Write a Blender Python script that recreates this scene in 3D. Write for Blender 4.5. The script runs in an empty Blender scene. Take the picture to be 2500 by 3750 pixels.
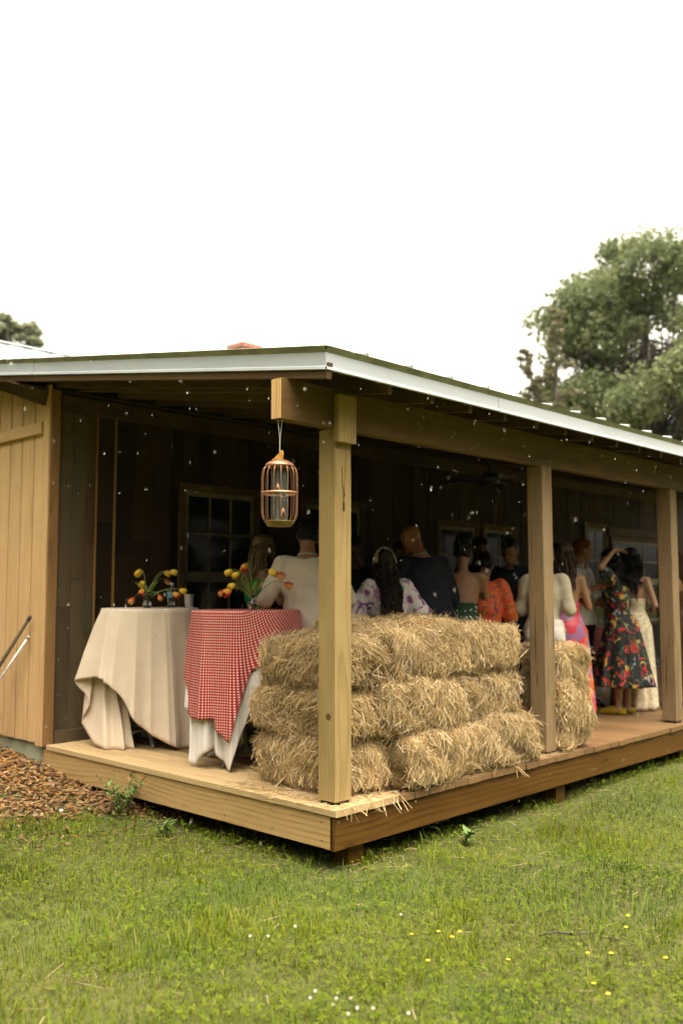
import bpy, bmesh, math, random
import numpy as np
from mathutils import Vector, Matrix, Euler, noise as mnoise
rnd = random.Random(7)
rng = np.random.default_rng(11)
sc = bpy.context.scene
COL = sc.collection
R = math.radians

# ------------------------------------------------------------------ camera
cam = bpy.data.cameras.new('camera')
cam_o = bpy.data.objects.new('camera', cam)
COL.objects.link(cam_o)
CAM = Vector((-3.8348, -3.7067, 1.2437))
YAW, PITCH = R(43.638), R(4.80)
fwd = Vector((math.cos(YAW) * math.cos(PITCH), math.sin(YAW) * math.cos(PITCH), math.sin(PITCH)))
cam_o.location = CAM
cam_o.rotation_euler = fwd.to_track_quat('-Z', 'Y').to_euler()
cam.sensor_fit = 'VERTICAL'
cam.sensor_height = 36.0
cam.lens = 3388.0 / 3750.0 * 36.0
cam.clip_start = 0.05
cam.clip_end = 2000
cam.dof.use_dof = True
cam.dof.focus_distance = 5.35
cam.dof.aperture_fstop = 1.5
sc.camera = cam_o
VIEW_F = Vector((math.cos(YAW), math.sin(YAW), 0))      # level view direction
VIEW_R = Vector((math.sin(YAW), -math.cos(YAW), 0))     # to the right of it

# ------------------------------------------------------------------ light
SUN_EL, SUN_AZ = R(72), R(-106)          # azimuth measured from +X, counter-clockwise
sun_dir = Vector((math.cos(SUN_EL) * math.cos(SUN_AZ), math.cos(SUN_EL) * math.sin(SUN_AZ), math.sin(SUN_EL)))
w = bpy.data.worlds.new('World')
sc.world = w
w.use_nodes = True
nt = w.node_tree
sky = nt.nodes.new('ShaderNodeTexSky')
sky.sky_type = 'NISHITA'
sky.sun_disc = False
sky.sun_elevation = SUN_EL
sky.sun_rotation = math.pi / 2 - SUN_AZ
sky.air_density = 1.0
sky.dust_density = 6.0
sky.ozone_density = 1.0
hs = nt.nodes.new('ShaderNodeHueSaturation')
hs.inputs['Saturation'].default_value = 0.0           # the even white of a rain cloud
nt.links.new(sky.outputs[0], hs.inputs['Color'])
wb = nt.nodes.new('ShaderNodeMix')                    # the photograph's warm white balance
wb.data_type = 'RGBA'
wb.blend_type = 'MULTIPLY'
wb.inputs[0].default_value = 1.0
wb.inputs[7].default_value = (1.0, .93, .80, 1)
nt.links.new(hs.outputs[0], wb.inputs[6])
bg = nt.nodes['Background']
bg.inputs['Strength'].default_value = 0.15
nt.links.new(wb.outputs[2], bg.inputs['Color'])
sun = bpy.data.lights.new('sun', 'SUN')
sun.energy = 0.5
sun.angle = R(60)
sun.color = (1.0, 0.91, 0.76)
sun_o = bpy.data.objects.new('sun', sun)
COL.objects.link(sun_o)
sun_o.rotation_euler = (-sun_dir).to_track_quat('-Z', 'Y').to_euler()
sun_o.location = (0, -10, 20)
sc.view_settings.view_transform = 'Standard'
sc.view_settings.look = 'None'
sc.view_settings.gamma = 1.0
sc.view_settings.exposure = 2.2
sc.render.engine = 'CYCLES'
sc.cycles.use_denoising = True
sc.cycles.max_bounces = 8
sc.cycles.diffuse_bounces = 4
sc.cycles.transmission_bounces = 8
sc.cycles.transparent_max_bounces = 8
sc.cycles.caustics_reflective = False
sc.cycles.caustics_refractive = False
sc.cycles.use_adaptive_sampling = True
sc.cycles.adaptive_threshold = 0.02

# ------------------------------------------------------------------ helpers
def tag(o, label=None, cat=None, group=None, kind=None):
    if label: o['label'] = label
    if cat: o['category'] = cat
    if group: o['group'] = group
    if kind: o['kind'] = kind
    return o

def empty(name, loc=(0, 0, 0), rz=0.0, label=None, cat=None, group=None):
    o = bpy.data.objects.new(name, None)
    o.empty_display_size = 0.1
    COL.objects.link(o)
    o.location = loc
    o.rotation_euler = (0, 0, rz)
    return tag(o, label, cat, group)

def link(name, me, mat=None, parent=None, loc=None, rot=None):
    o = bpy.data.objects.new(name, me)
    COL.objects.link(o)
    if mat is not None and me is not None and len(me.materials) == 0:
        me.materials.append(mat)
    if parent is not None: o.parent = parent
    if loc is not None: o.location = loc
    if rot is not None: o.rotation_euler = rot
    return o

class MB:
    """collects shapes and links them as one mesh object"""
    def __init__(s): s.v = []; s.f = []
    def add(s, vs, fs):
        b = len(s.v); s.v += [tuple(p) for p in vs]; s.f += [tuple(i + b for i in f) for f in fs]; return s
    def box(s, lo, hi):
        x0, y0, z0 = lo; x1, y1, z1 = hi
        return s.add([(x0,y0,z0),(x1,y0,z0),(x1,y1,z0),(x0,y1,z0),(x0,y0,z1),(x1,y0,z1),(x1,y1,z1),(x0,y1,z1)],
                     [(0,3,2,1),(4,5,6,7),(0,1,5,4),(1,2,6,5),(2,3,7,6),(3,0,4,7)])
    def plank(s, L, W, T, c=0.003):
        """long axis local X centred, chamfered long edges"""
        a, b = W / 2, T / 2
        c = min(c, a * .4, b * .4)
        sec = [(-a+c,-b),(a-c,-b),(a,-b+c),(a,b-c),(a-c,b),(-a+c,b),(-a,b-c),(-a,-b+c)]
        vs = [(-L/2, y, z) for y, z in sec] + [(L/2, y, z) for y, z in sec]
        n = 8
        fs = [tuple(range(n-1, -1, -1)), tuple(range(n, 2*n))]
        fs += [(i, (i+1) % n, n + (i+1) % n, n + i) for i in range(n)]
        return s.add(vs, fs)
    def lathe(s, prof, n=24, c=(0,0,0), close=False):
        vs = []; fs = []
        for r, z in prof:
            for k in range(n):
                a = 2 * math.pi * k / n
                vs.append((c[0] + r * math.cos(a), c[1] + r * math.sin(a), c[2] + z))
        for i in range(len(prof) - 1):
            for k in range(n):
                k2 = (k + 1) % n
                fs.append((i*n+k, i*n+k2, (i+1)*n+k2, (i+1)*n+k))
        if close:
            fs.append(tuple(range(n-1, -1, -1))); m = (len(prof)-1)*n
            fs.append(tuple(range(m, m+n)))
        return s.add(vs, fs)
    def tube(s, pts, rad, n=8, cap=True, squash=None):
        pts = [Vector(p) for p in pts]
        if not hasattr(rad, '__len__'): rad = [rad] * len(pts)
        vs = []; fs = []
        t0 = (pts[1] - pts[0]).normalized()
        ref = Vector((0,0,1)) if abs(t0.z) < .9 else Vector((1,0,0))
        u = t0.cross(ref).normalized()
        for i, p in enumerate(pts):
            if i == 0: t = pts[1] - pts[0]
            elif i == len(pts) - 1: t = pts[-1] - pts[-2]
            else: t = pts[i+1] - pts[i-1]
            t.normalize()
            u = (u - t * u.dot(t))
            if u.length < 1e-6: u = t.cross(Vector((0.3,0.5,0.8)))
            u.normalize()
            q = t.cross(u)
            for k in range(n):
                a = 2 * math.pi * k / n
                vs.append(p + (u * math.cos(a) + q * math.sin(a)) * rad[i])
        m = len(pts)
        for i in range(m - 1):
            for k in range(n):
                k2 = (k+1) % n
                fs.append((i*n+k, i*n+k2, (i+1)*n+k2, (i+1)*n+k))
        if cap:
            fs.append(tuple(range(n-1,-1,-1))); fs.append(tuple(range((m-1)*n, m*n)))
        return s.add(vs, fs)
    def ball(s, c, r, nu=12, nv=8):
        """r may be (rx, ry, rz)"""
        if not hasattr(r, '__len__'): r = (r, r, r)
        vs = []; fs = []
        for j in range(nv + 1):
            th = math.pi * j / nv
            for k in range(nu):
                a = 2*math.pi*k/nu
                vs.append((c[0]+r[0]*math.sin(th)*math.cos(a), c[1]+r[1]*math.sin(th)*math.sin(a), c[2]-r[2]*math.cos(th)))
        for j in range(nv):
            for k in range(nu):
                k2 = (k+1) % nu
                fs.append((j*nu+k, j*nu+k2, (j+1)*nu+k2, (j+1)*nu+k))
        return s.add(vs, fs)
    def capsule(s, p0, r0, p1, r1, n=12):
        """tapered limb with round ends"""
        p0, p1 = Vector(p0), Vector(p1)
        d = (p1 - p0)
        L = d.length
        if L < 1e-6: return s.ball(p0, r0)
        d.normalize()
        pts = []; rad = []
        for a in (85, 60, 30):
            pts.append(p0 - d * r0 * math.sin(R(a))); rad.append(r0 * math.cos(R(a)))
        for t in (0, .5, 1): pts.append(p0.lerp(p1, t)); rad.append(r0 + (r1 - r0) * t)
        for a in (30, 60, 85):
            pts.append(p1 + d * r1 * math.sin(R(a))); rad.append(r1 * math.cos(R(a)))
        return s.tube(pts, rad, n)
    def mesh(s, name, smooth=False):
        me = bpy.data.meshes.new(name)
        me.from_pydata([tuple(p) for p in s.v], [], s.f)
        if smooth: me.polygons.foreach_set('use_smooth', [True] * len(me.polygons))
        me.update()
        return me
    def build(s, name, mat=None, parent=None, loc=None, rot=None, smooth=False):
        return link(name, s.mesh(name, smooth), mat, parent, loc, rot)

def np_mesh(name, verts, faces_list, cols=None, uv=None, smooth=False):
    """verts (n,3); faces_list = list of int arrays (m,k)"""
    me = bpy.data.meshes.new(name)
    me.vertices.add(len(verts))
    me.vertices.foreach_set('co', np.asarray(verts, np.float32).ravel())
    loops = np.concatenate([f.ravel() for f in faces_list])
    tot = np.concatenate([np.full(len(f), f.shape[1], np.int32) for f in faces_list])
    start = np.concatenate([[0], np.cumsum(tot)[:-1]]).astype(np.int32)
    me.loops.add(len(loops))
    me.loops.foreach_set('vertex_index', loops.astype(np.int32))
    me.polygons.add(len(tot))
    me.polygons.foreach_set('loop_start', start)
    me.polygons.foreach_set('loop_total', tot)
    if smooth: me.polygons.foreach_set('use_smooth', np.ones(len(tot), bool))
    if cols is not None:
        at = me.attributes.new('tint', 'FLOAT_COLOR', 'POINT')
        c4 = np.ones((len(verts), 4), np.float32); c4[:, :3] = cols
        at.data.foreach_set('color', c4.ravel())
    if uv is not None:
        ul = me.uv_layers.new(name='UVMap')
        ul.data.foreach_set('uv', np.asarray(uv, np.float32)[loops].ravel())
    me.update(calc_edges=True)
    return me

def strips(root, vec, bend, width, side, taper=True, mid=.55):
    """bent blades: returns verts, quads, tris. arrays (n,3), width (n,)"""
    n = len(root)
    m = root + vec * mid + bend
    tip = root + vec
    wv = side * width[:, None]
    if taper:
        v = np.stack([root - wv, root + wv, m + wv * .75, m - wv * .75, tip], 1)
        b = (np.arange(n) * 5)[:, None]
        return v.reshape(-1, 3), [b + np.array([[0,1,2,3]]), b + np.array([[3,2,4]])], 5
    v = np.stack([root - wv, root + wv, m + wv, m - wv, tip + wv, tip - wv], 1)
    b = (np.arange(n) * 6)[:, None]
    return v.reshape(-1, 3), [np.concatenate([b + np.array([[0,1,2,3]]), b + np.array([[3,2,4,5]])])], 6

def unit(a): return a / np.maximum(np.linalg.norm(a, axis=-1, keepdims=True), 1e-9)

# ------------------------------------------------------------------ materials
class NT:
    def __init__(s, name):
        s.m = bpy.data.materials.new(name); s.m.use_nodes = True
        s.t = s.m.node_tree; s.b = s.t.nodes['Principled BSDF']
    def n(s, t, **k):
        nd = s.t.nodes.new('ShaderNode' + t)
        for a, b in k.items(): setattr(nd, a, b)
        return nd
    def l(s, a, b): s.t.links.new(a, b)
    def coord(s, scale=(1,1,1), rand=True, kind='Object', offs=3.0):
        tc = s.n('TexCoord')
        mp = s.n('Mapping'); mp.inputs['Scale'].default_value = scale
        if rand:
            oi = s.n('ObjectInfo'); cx = s.n('CombineXYZ')
            for i, k in enumerate((offs * 7, offs * .11, offs * .07)):
                mu = s.n('Math', operation='MULTIPLY'); mu.inputs[1].default_value = k
                s.l(oi.outputs['Random'], mu.inputs[0]); s.l(mu.outputs[0], cx.inputs[i])
            ad = s.n('VectorMath', operation='ADD')
            s.l(tc.outputs[kind], ad.inputs[0]); s.l(cx.outputs[0], ad.inputs[1]); s.l(ad.outputs[0], mp.inputs[0])
        else: s.l(tc.outputs[kind], mp.inputs[0])
        return mp.outputs[0]
    def noise(s, vec, scale, detail=4, rough=.55, dist=0):
        nd = s.n('TexNoise'); nd.inputs['Scale'].default_value = scale; nd.inputs['Detail'].default_value = detail
        nd.inputs['Roughness'].default_value = rough; nd.inputs['Distortion'].default_value = dist
        s.l(vec, nd.inputs['Vector']); return nd.outputs['Fac']
    def ramp(s, fac, stops, interp='LINEAR'):
        r = s.n('ValToRGB'); r.color_ramp.interpolation = interp
        e = r.color_ramp.elements
        while len(e) < len(stops): e.new(.5)
        for i, (p, c) in enumerate(stops):
            e[i].position = p; e[i].color = (c[0], c[1], c[2], 1) if hasattr(c, '__len__') else (c, c, c, 1)
        s.l(fac, r.inputs[0]); return r.outputs[0]
    def mix(s, fac, a, b, mode='MIX'):
        m = s.n('Mix', data_type='RGBA', blend_type=mode)
        for i, v in ((0, fac), (6, a), (7, b)):
            if hasattr(v, 'is_linked'): s.l(v, m.inputs[i])
            elif hasattr(v, '__len__'): m.inputs[i].default_value = (v[0], v[1], v[2], 1)
            else: m.inputs[i].default_value = v
        return m.outputs[2]
    def math(s, op, a, b=0.0):
        m = s.n('Math', operation=op)
        for i, v in ((0, a), (1, b)):
            if hasattr(v, 'is_linked'): s.l(v, m.inputs[i])
            else: m.inputs[i].default_value = v
        return m.outputs[0]
    def bump(s, h, strength=.3, dist=.01):
        b = s.n('Bump'); b.inputs['Strength'].default_value = strength; b.inputs['Distance'].default_value = dist
        s.l(h, b.inputs['Height']); s.l(b.outputs[0], s.b.inputs['Normal'])
    def col(s, c):
        if hasattr(c, 'is_linked'): s.l(c, s.b.inputs['Base Color'])
        else: s.b.inputs['Base Color'].default_value = (c[0], c[1], c[2], 1)
    def set(s, **k):
        for a, v in k.items(): s.b.inputs[a.replace('_', ' ')].default_value = v
        return s.m

def plain(name, c, rough=.6, metal=0.0, var=.12, scale=14, **k):
    t = NT(name)
    v = t.coord(rand=True)
    n = t.noise(v, scale, 4)
    t.col(t.ramp(n, [(.3, [x * (1 - var) for x in c]), (.7, [min(1, x * (1 + var)) for x in c])]))
    return t.set(Roughness=rough, Metallic=metal, **k)

def wood(name, light, dark, ring=20.0, ringamt=.6, weather=0.0, gray=(.16,.14,.11), knots=.5, rough=.75, vary=.25, stain=0.25, spec=.2):
    t = NT(name)
    v = t.coord((1, 1, 1))
    # growth rings round a pith that wanders along the length, so faces show straight grain and cathedrals
    m0 = t.n('Mapping'); m0.inputs['Scale'].default_value = (.75, .2, .2); t.l(v, m0.inputs[0])
    wob = t.n('TexNoise'); wob.inputs['Scale'].default_value = 1.0; wob.inputs['Detail'].default_value = 1; wob.inputs['Roughness'].default_value = .4
    t.l(m0.outputs[0], wob.inputs['Vector'])
    tc0 = t.n('TexCoord')
    oi0 = t.n('ObjectInfo'); of = t.n('CombineXYZ')
    for i_, (k_, c_) in enumerate(((0, 0), (.16, -.08), (-.10, .13))):
        t.l(t.math('ADD', t.math('MULTIPLY', oi0.outputs['Random'], k_), c_), of.inputs[i_])
    ad0 = t.n('VectorMath', operation='ADD'); t.l(tc0.outputs['Object'], ad0.inputs[0]); t.l(of.outputs[0], ad0.inputs[1])
    mp = t.n('Mapping'); mp.inputs['Scale'].default_value = (.015, 1, 1); t.l(ad0.outputs[0], mp.inputs[0])
    add = t.n('VectorMath', operation='MULTIPLY_ADD'); add.inputs[1].default_value = (0, .15, .15)
    t.l(wob.outputs['Color'], add.inputs[0]); t.l(mp.outputs[0], add.inputs[2])
    wv = t.n('TexWave', wave_type='RINGS', rings_direction='X', wave_profile='SAW')
    wv.inputs['Scale'].default_value = ring; wv.inputs['Distortion'].default_value = .9; wv.inputs['Detail'].default_value = 3
    wv.inputs['Detail Scale'].default_value = 1.4; wv.inputs['Detail Roughness'].default_value = .6
    t.l(add.outputs[0], wv.inputs['Vector'])
    mp2 = t.n('Mapping'); mp2.inputs['Scale'].default_value = (2, 60, 60); t.l(v, mp2.inputs[0])
    fib = t.noise(mp2.outputs[0], 1.6, 5, .6)
    mp3 = t.n('Mapping'); mp3.inputs['Scale'].default_value = (.6, 2.5, 2.5); t.l(v, mp3.inputs[0])
    blot = t.noise(mp3.outputs[0], 2.2, 4, .6)
    mv = t.n('Mapping'); mv.inputs['Scale'].default_value = (1.3, 7, 7); t.l(v, mv.inputs[0])
    pres = t.ramp(t.noise(mv.outputs[0], 1.0, 2), [(.3, .25), (.65, 1)])
    ringc = t.math('MULTIPLY', t.math('MULTIPLY', t.ramp(wv.outputs['Fac'], [(0, 0), (.5, .12), (.88, 1), (1, .1)]), ringamt), pres)
    g = t.math('ADD', ringc, t.math('MULTIPLY', t.ramp(fib, [(.35, 0), (.75, 1)]), .35))
    base = t.mix(g, light, dark)
    base = t.mix(t.math('MULTIPLY', t.ramp(blot, [(.45, 0), (.8, 1)]), stain), base, [x * .45 for x in dark])
    if knots:
        mk = t.n('Mapping'); mk.inputs['Scale'].default_value = (1.6, 5, 5); t.l(v, mk.inputs[0])
        vo = t.n('TexVoronoi', feature='F1'); vo.inputs['Scale'].default_value = 1.0; t.l(mk.outputs[0], vo.inputs['Vector'])
        kf = t.ramp(vo.outputs['Distance'], [(.0, 1), (.055, .9), (.10, .25), (.16, 0)])
        base = t.mix(t.math('MULTIPLY', kf, knots), base, [x * .28 for x in dark])
    if weather:
        mw = t.n('Mapping'); mw.inputs['Scale'].default_value = (.5, 4, 4); t.l(v, mw.inputs[0])
        wn = t.noise(mw.outputs[0], 3, 6, .65)
        base = t.mix(t.math('MULTIPLY', t.ramp(wn, [(.3, 0), (.6, 1)]), weather), base, gray)
    oi = t.n('ObjectInfo')
    hv = t.n('HueSaturation')
    val = t.math('ADD', t.math('MULTIPLY', oi.outputs['Random'], vary * 2), 1 - vary)
    t.l(val, hv.inputs['Value']); t.l(base, hv.inputs['Color'])
    t.col(hv.outputs[0])
    h = t.math('ADD', t.math('MULTIPLY', fib, .7), t.math('MULTIPLY', ringc, .4))
    t.bump(h, .35, .004)
    return t.set(Roughness=rough, Specular_IOR_Level=spec)

M = {}
M['siding'] = wood('siding_wood', (.56,.375,.185), (.37,.21,.085), ring=9, ringamt=.42, knots=.25, vary=.08, stain=.2)
M['post_new'] = wood('new_post_wood', (.37,.262,.112), (.235,.15,.05), ring=15, ringamt=.7, knots=.9, vary=.03, stain=.35)
M['post_old'] = wood('old_post_wood', (.28,.19,.098), (.105,.066,.030), ring=18, ringamt=.9, weather=.45, gray=(.205,.145,.08), knots=.8, vary=.06, stain=.6)
M['beam'] = wood('beam_wood', (.165,.092,.028), (.07,.035,.010), ring=16, ringamt=.5, weather=.25, gray=(.10,.08,.05), knots=.35, vary=.08, stain=.5)
M['deck'] = wood('deck_wood', (.50,.36,.19), (.28,.17,.07), ring=15, ringamt=.5, knots=.3, vary=.14, stain=.25, rough=.6)
M['deck_wet'] = wood('wet_deck_wood', (.22,.13,.06), (.10,.052,.02), ring=15, ringamt=.5, knots=.3, vary=.16, stain=.45, rough=.45)
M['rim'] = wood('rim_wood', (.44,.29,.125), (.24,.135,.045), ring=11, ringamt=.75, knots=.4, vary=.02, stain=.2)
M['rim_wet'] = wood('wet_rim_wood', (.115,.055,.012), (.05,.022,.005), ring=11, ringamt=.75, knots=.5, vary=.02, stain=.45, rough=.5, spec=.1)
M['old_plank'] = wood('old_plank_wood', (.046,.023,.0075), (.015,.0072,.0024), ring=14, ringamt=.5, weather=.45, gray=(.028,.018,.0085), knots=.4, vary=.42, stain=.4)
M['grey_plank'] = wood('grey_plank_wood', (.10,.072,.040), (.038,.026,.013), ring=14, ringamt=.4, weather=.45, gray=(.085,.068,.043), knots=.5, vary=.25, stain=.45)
M['orange_strip'] = wood('orange_strip_wood', (.30,.17,.05), (.18,.095,.03), ring=14, ringamt=.4, knots=.1, vary=.1)
M['rafter'] = wood('rafter_wood', (.11,.060,.025), (.045,.023,.009), ring=14, ringamt=.5, weather=.3, gray=(.06,.046,.028), knots=.3, vary=.2)
M['end_grain'] = wood('end_grain_wood', (.62,.40,.17), (.40,.22,.08), ring=55, ringamt=.6, knots=0, vary=.03, stain=.1)
M['trim_brown'] = wood('brown_trim_wood', (.26,.145,.055), (.14,.07,.025), ring=13, ringamt=.4, knots=.3, vary=.1, stain=.4)
M['window_trim'] = wood('window_trim_wood', (.115,.066,.03), (.06,.032,.014), ring=13, ringamt=.4, knots=.2, vary=.15, stain=.3)
M['sash'] = plain('old_sash_paint', (.15,.12,.065), .6, var=.25, scale=9)
M['dark_in'] = plain('dark_room', (.006,.005,.004), .9)
M['black'] = plain('black_metal', (.012,.012,.012), .45, .3)
M['white_metal'] = plain('white_painted_metal', (.42,.45,.475), .32, var=.04, scale=3)
M['drip'] = plain('olive_drip_edge', (.20,.20,.115), .5, var=.35, scale=6)  # olive of reflected greenery put into the base colour
M['roof'] = plain('galvanised_roof', (.62,.65,.66), .35, .5, var=.1, scale=3)
M['screw'] = plain('rust_screw', (.16,.08,.05), .6)
M['concrete'] = plain('green_concrete', (.30,.31,.21), .85, var=.28, scale=5)
M['copper'] = plain('copper', (.40,.205,.115), .42, .75, var=.2, scale=22)
M['brass'] = plain('tarnished_brass', (.24,.17,.06), .42, .7, var=.35, scale=18)
M['tin'] = plain('galvanised_tin', (.60,.60,.60), .38, .7, var=.2, scale=24)
M['green_metal'] = plain('green_enamel', (.16,.17,.09), .4, .3, var=.3)
M['steel'] = plain('dull_steel', (.30,.30,.29), .45, .8, var=.25)
M['cord'] = plain('white_cord', (.62,.60,.54), .7)
M['brick'] = None

def glass(name, c=(1,1,1), rough=0.0, ior=1.45):
    t = NT(name); t.col(c)
    return t.set(Roughness=rough, Transmission_Weight=1.0, IOR=ior)
M['glass'] = glass('clear_glass', (.96,.98,.95))
M['water_glass'] = glass('rain_water', (1,1,1), 0, 1.33)
t = NT('feeder_tube_plastic'); t.col((.78,.80,.72)); M['tube'] = t.set(Roughness=.15, Transmission_Weight=.92, IOR=1.08)
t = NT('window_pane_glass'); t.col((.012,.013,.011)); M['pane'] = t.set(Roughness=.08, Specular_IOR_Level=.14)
t = NT('brick_masonry')
v = t.coord((1,1,1), rand=False)
bk = t.n('TexBrick'); bk.inputs['Scale'].default_value = 4.2
bk.inputs['Color1'].default_value = (.34,.12,.07,1); bk.inputs['Color2'].default_value = (.26,.10,.06,1); bk.inputs['Mortar'].default_value = (.4,.36,.3,1)
t.l(v, bk.inputs['Vector']); t.col(bk.outputs['Color']); M['brick'] = t.set(Roughness=.9)

def tinted(name, rough=.7, trans=0.0, gain=(1,1,1), spec=.3):
    """blade and leaf surfaces: colour from the piece's own tint"""
    t = NT(name)
    a = t.n('Attribute', attribute_name='tint')
    c = t.mix(1.0, a.outputs['Color'], gain, 'MULTIPLY')
    t.col(c); t.set(Roughness=rough, Specular_IOR_Level=spec)
    if trans:
        tr = t.n('BsdfTranslucent'); t.l(c, tr.inputs['Color'])
        mx = t.n('MixShader'); mx.inputs[0].default_value = trans
        out = t.t.nodes['Material Output']
        t.l(t.b.outputs[0], mx.inputs[1]); t.l(tr.outputs[0], mx.inputs[2]); t.l(mx.outputs[0], out.inputs[0])
    return t.m
M['straw'] = tinted('straw', .6, .25)
M['grass'] = tinted('grass_blade', .6, .4, gain=(.80, .86, .6), spec=.12)
M['leaf'] = tinted('tree_leaf', .5, .5, spec=.3)
M['chip'] = tinted('wood_chip', .75)
t = NT('hay_core')
v = t.coord((1,1,1))
n1 = t.noise(v, 60, 5, .7)
t.col(t.ramp(n1, [(.3, (.06,.035,.010)), (.7, (.22,.145,.05))]))
t.bump(n1, .8, .02); M['hay_core'] = t.set(Roughness=.9)
t = NT('bark')
v = t.coord((6,6,1.2), rand=True); n1 = t.noise(v, 4, 5, .7)
t.col(t.ramp(n1, [(.3, (.035,.028,.02)), (.7, (.12,.10,.075))])); t.bump(n1, .7, .03); M['bark'] = t.set(Roughness=.9)

# frame for any straight piece of lumber
def lumber(name, mat, p0, p1, W, T, wdir, parent=None, c=.003, mesh=None):
    """long axis p0 to p1, W across along wdir, T the other way"""
    p0, p1 = Vector(p0), Vector(p1)
    d = p1 - p0; L = d.length; d.normalize()
    wd = Vector(wdir); wd = (wd - d * wd.dot(d)).normalized()
    n = d.cross(wd)
    o = MB().plank(L, W, T, c).build(name, mat)
    mat4 = Matrix((d, wd, n)).transposed().to_4x4()
    mat4.translation = (p0 + p1) / 2
    o.matrix_world = mat4
    if parent is not None:
        o.parent = parent
    return o

# ------------------------------------------------------------------ ground
def sstep(a, b, x):
    t = np.clip((x - a) / (b - a), 0, 1); return t * t * (3 - 2 * t)

def vnoise(x, y, s, seed=0.0):
    """cheap smooth value noise on arrays"""
    x = np.asarray(x, float) * s + seed * 17.3; y = np.asarray(y, float) * s - seed * 9.1
    xi, yi = np.floor(x), np.floor(y); xf, yf = x - xi, y - yi
    def h(a, b):
        q = np.sin(a * 127.1 + b * 311.7) * 43758.5453; return q - np.floor(q)
    u, v_ = xf * xf * (3 - 2 * xf), yf * yf * (3 - 2 * yf)
    return (h(xi, yi) * (1 - u) + h(xi + 1, yi) * u) * (1 - v_) + (h(xi, yi + 1) * (1 - u) + h(xi + 1, yi + 1) * u) * v_

def ground_z(x, y):
    x = np.asarray(x, float); y = np.asarray(y, float)
    z = -.365 + .05 * (vnoise(x, y, .7, 1) - .5) + .025 * (vnoise(x, y, 2.3, 2) - .5)
    rise = sstep(1.2, 4.4, y) * .27 * sstep(1.2, -.3, x)
    dip = -.05 * sstep(-1.5, -4, y)
    near = sstep(60, 20, np.hypot(x, y))
    return z * near + (-.4) * (1 - near) + (rise + dip) * near

ax = np.concatenate([[-900, -400, -180, -90, -45, -25, -15], np.arange(-10, 14.01, .12), [16, 20, 30, 50, 90, 180, 400, 900]])
gx, gy = np.meshgrid(ax, ax, indexing='ij')
gz = ground_z(gx, gy)
n_ = len(ax)
idx = (np.arange(n_ - 1)[:, None] * n_ + np.arange(n_ - 1)[None, :]).ravel()
fq = np.stack([idx, idx + n_, idx + n_ + 1, idx + 1], 1)
t = NT('soil_and_thatch')
v = t.coord((1,1,1), rand=False)
na = t.noise(v, .9, 4); nb = t.noise(v, 30, 5, .7)
c1 = t.ramp(nb, [(.3, (.03,.028,.006)), (.55, (.08,.082,.013)), (.75, (.15,.12,.04))])
c2 = t.ramp(nb, [(.3, (.03,.038,.005)), (.7, (.10,.12,.012))])
t.col(t.mix(t.ramp(na, [(.4, 0), (.6, 1)]), c1, c2)); t.bump(nb, .8, .02)
M['soil'] = t.set(Roughness=.95)
ground = link('ground', np_mesh('ground', np.stack([gx, gy, gz], -1).reshape(-1, 3), [fq], smooth=True), M['soil'])
tag(ground, kind='structure')

# ------------------------------------------------------------------ barn
D = 3.264              # porch depth: face of the long wall
XE = 13.0              # far end of building
SL = .153              # porch roof slope
def z_raf(y): return 2.440 + SL * (y - .11)      # underside of porch rafters
ML = .317
def z_main(y): return 2.935 + ML * (y - 3.40)    # underside of main roof
RIDGE_Y = 10.83
barn = empty('barn', (0, 0, 0), label='wooden barn with pale plank gable, covered porch and white-edged metal roof', cat='barn')

# gable wall (pale siding), in line with the porch end
gw = MB()
ys = [3.30, RIDGE_Y, 2 * RIDGE_Y - 3.30]
zs = [z_main(3.30), z_main(RIDGE_Y), z_main(3.30)]
vv = []
for x in (.045, .12):
    vv += [(x, ys[0], .0), (x, ys[2], .0), (x, ys[2], zs[2] - .02), (x, ys[1], zs[1] - .02), (x, ys[0], zs[0] - .02)]
gw.add(vv, [(0,4,3,2,1), (5,6,7,8,9), (0,1,6,5), (1,2,7,6), (2,3,8,7), (3,4,9,8), (4,0,5,9)])
gable = gw.build('gable_wall', M['siding'], barn)
y = 3.335
gi = 0
while y < 12.5:
    wd = .206
    yc = y + wd / 2
    ztop = (z_main(yc) if yc < RIDGE_Y else z_main(2 * RIDGE_Y - yc)) - .04
    # below and above the belt board
    lumber('siding_board', M['siding'], (.008, yc, .003), (.008, yc, 2.56), wd - .017, .024, (0, 1, 0), gable, c=.004)
    lumber('siding_board', M['siding'], (.010, yc, 2.62), (.010, yc, ztop), wd - .017, .024, (0, 1, 0), gable, c=.004)
    y += wd + .004
    gi += 1
lumber('belt_board', M['siding'], (-.022, 3.372, 2.592), (-.022, 12.4, 2.592), .105, .03, (0, 0, 1), gable, c=.006)
lumber('corner_board', M['siding'], (-.014, 3.305, -.012), (-.014, 3.305, 2.94), .095, .028, (0, 1, 0), gable, c=.003)
lumber('corner_trim', M['trim_brown'], (.028, 3.254, -.012), (.028, 3.254, 2.90), .088, .022, (1, 0, 0), gable, c=.003)
lumber('rake_board', M['rafter'], (-.045, 3.30, z_main(3.30) - .075), (-.045, RIDGE_Y, z_main(RIDGE_Y) - .075), .125, .04, (0, 0, 1), gable)
fo = MB().box((.03, 3.285, -.9), (.30, 18.3, -.003)).build('foundation', M['concrete'], barn)

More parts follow.
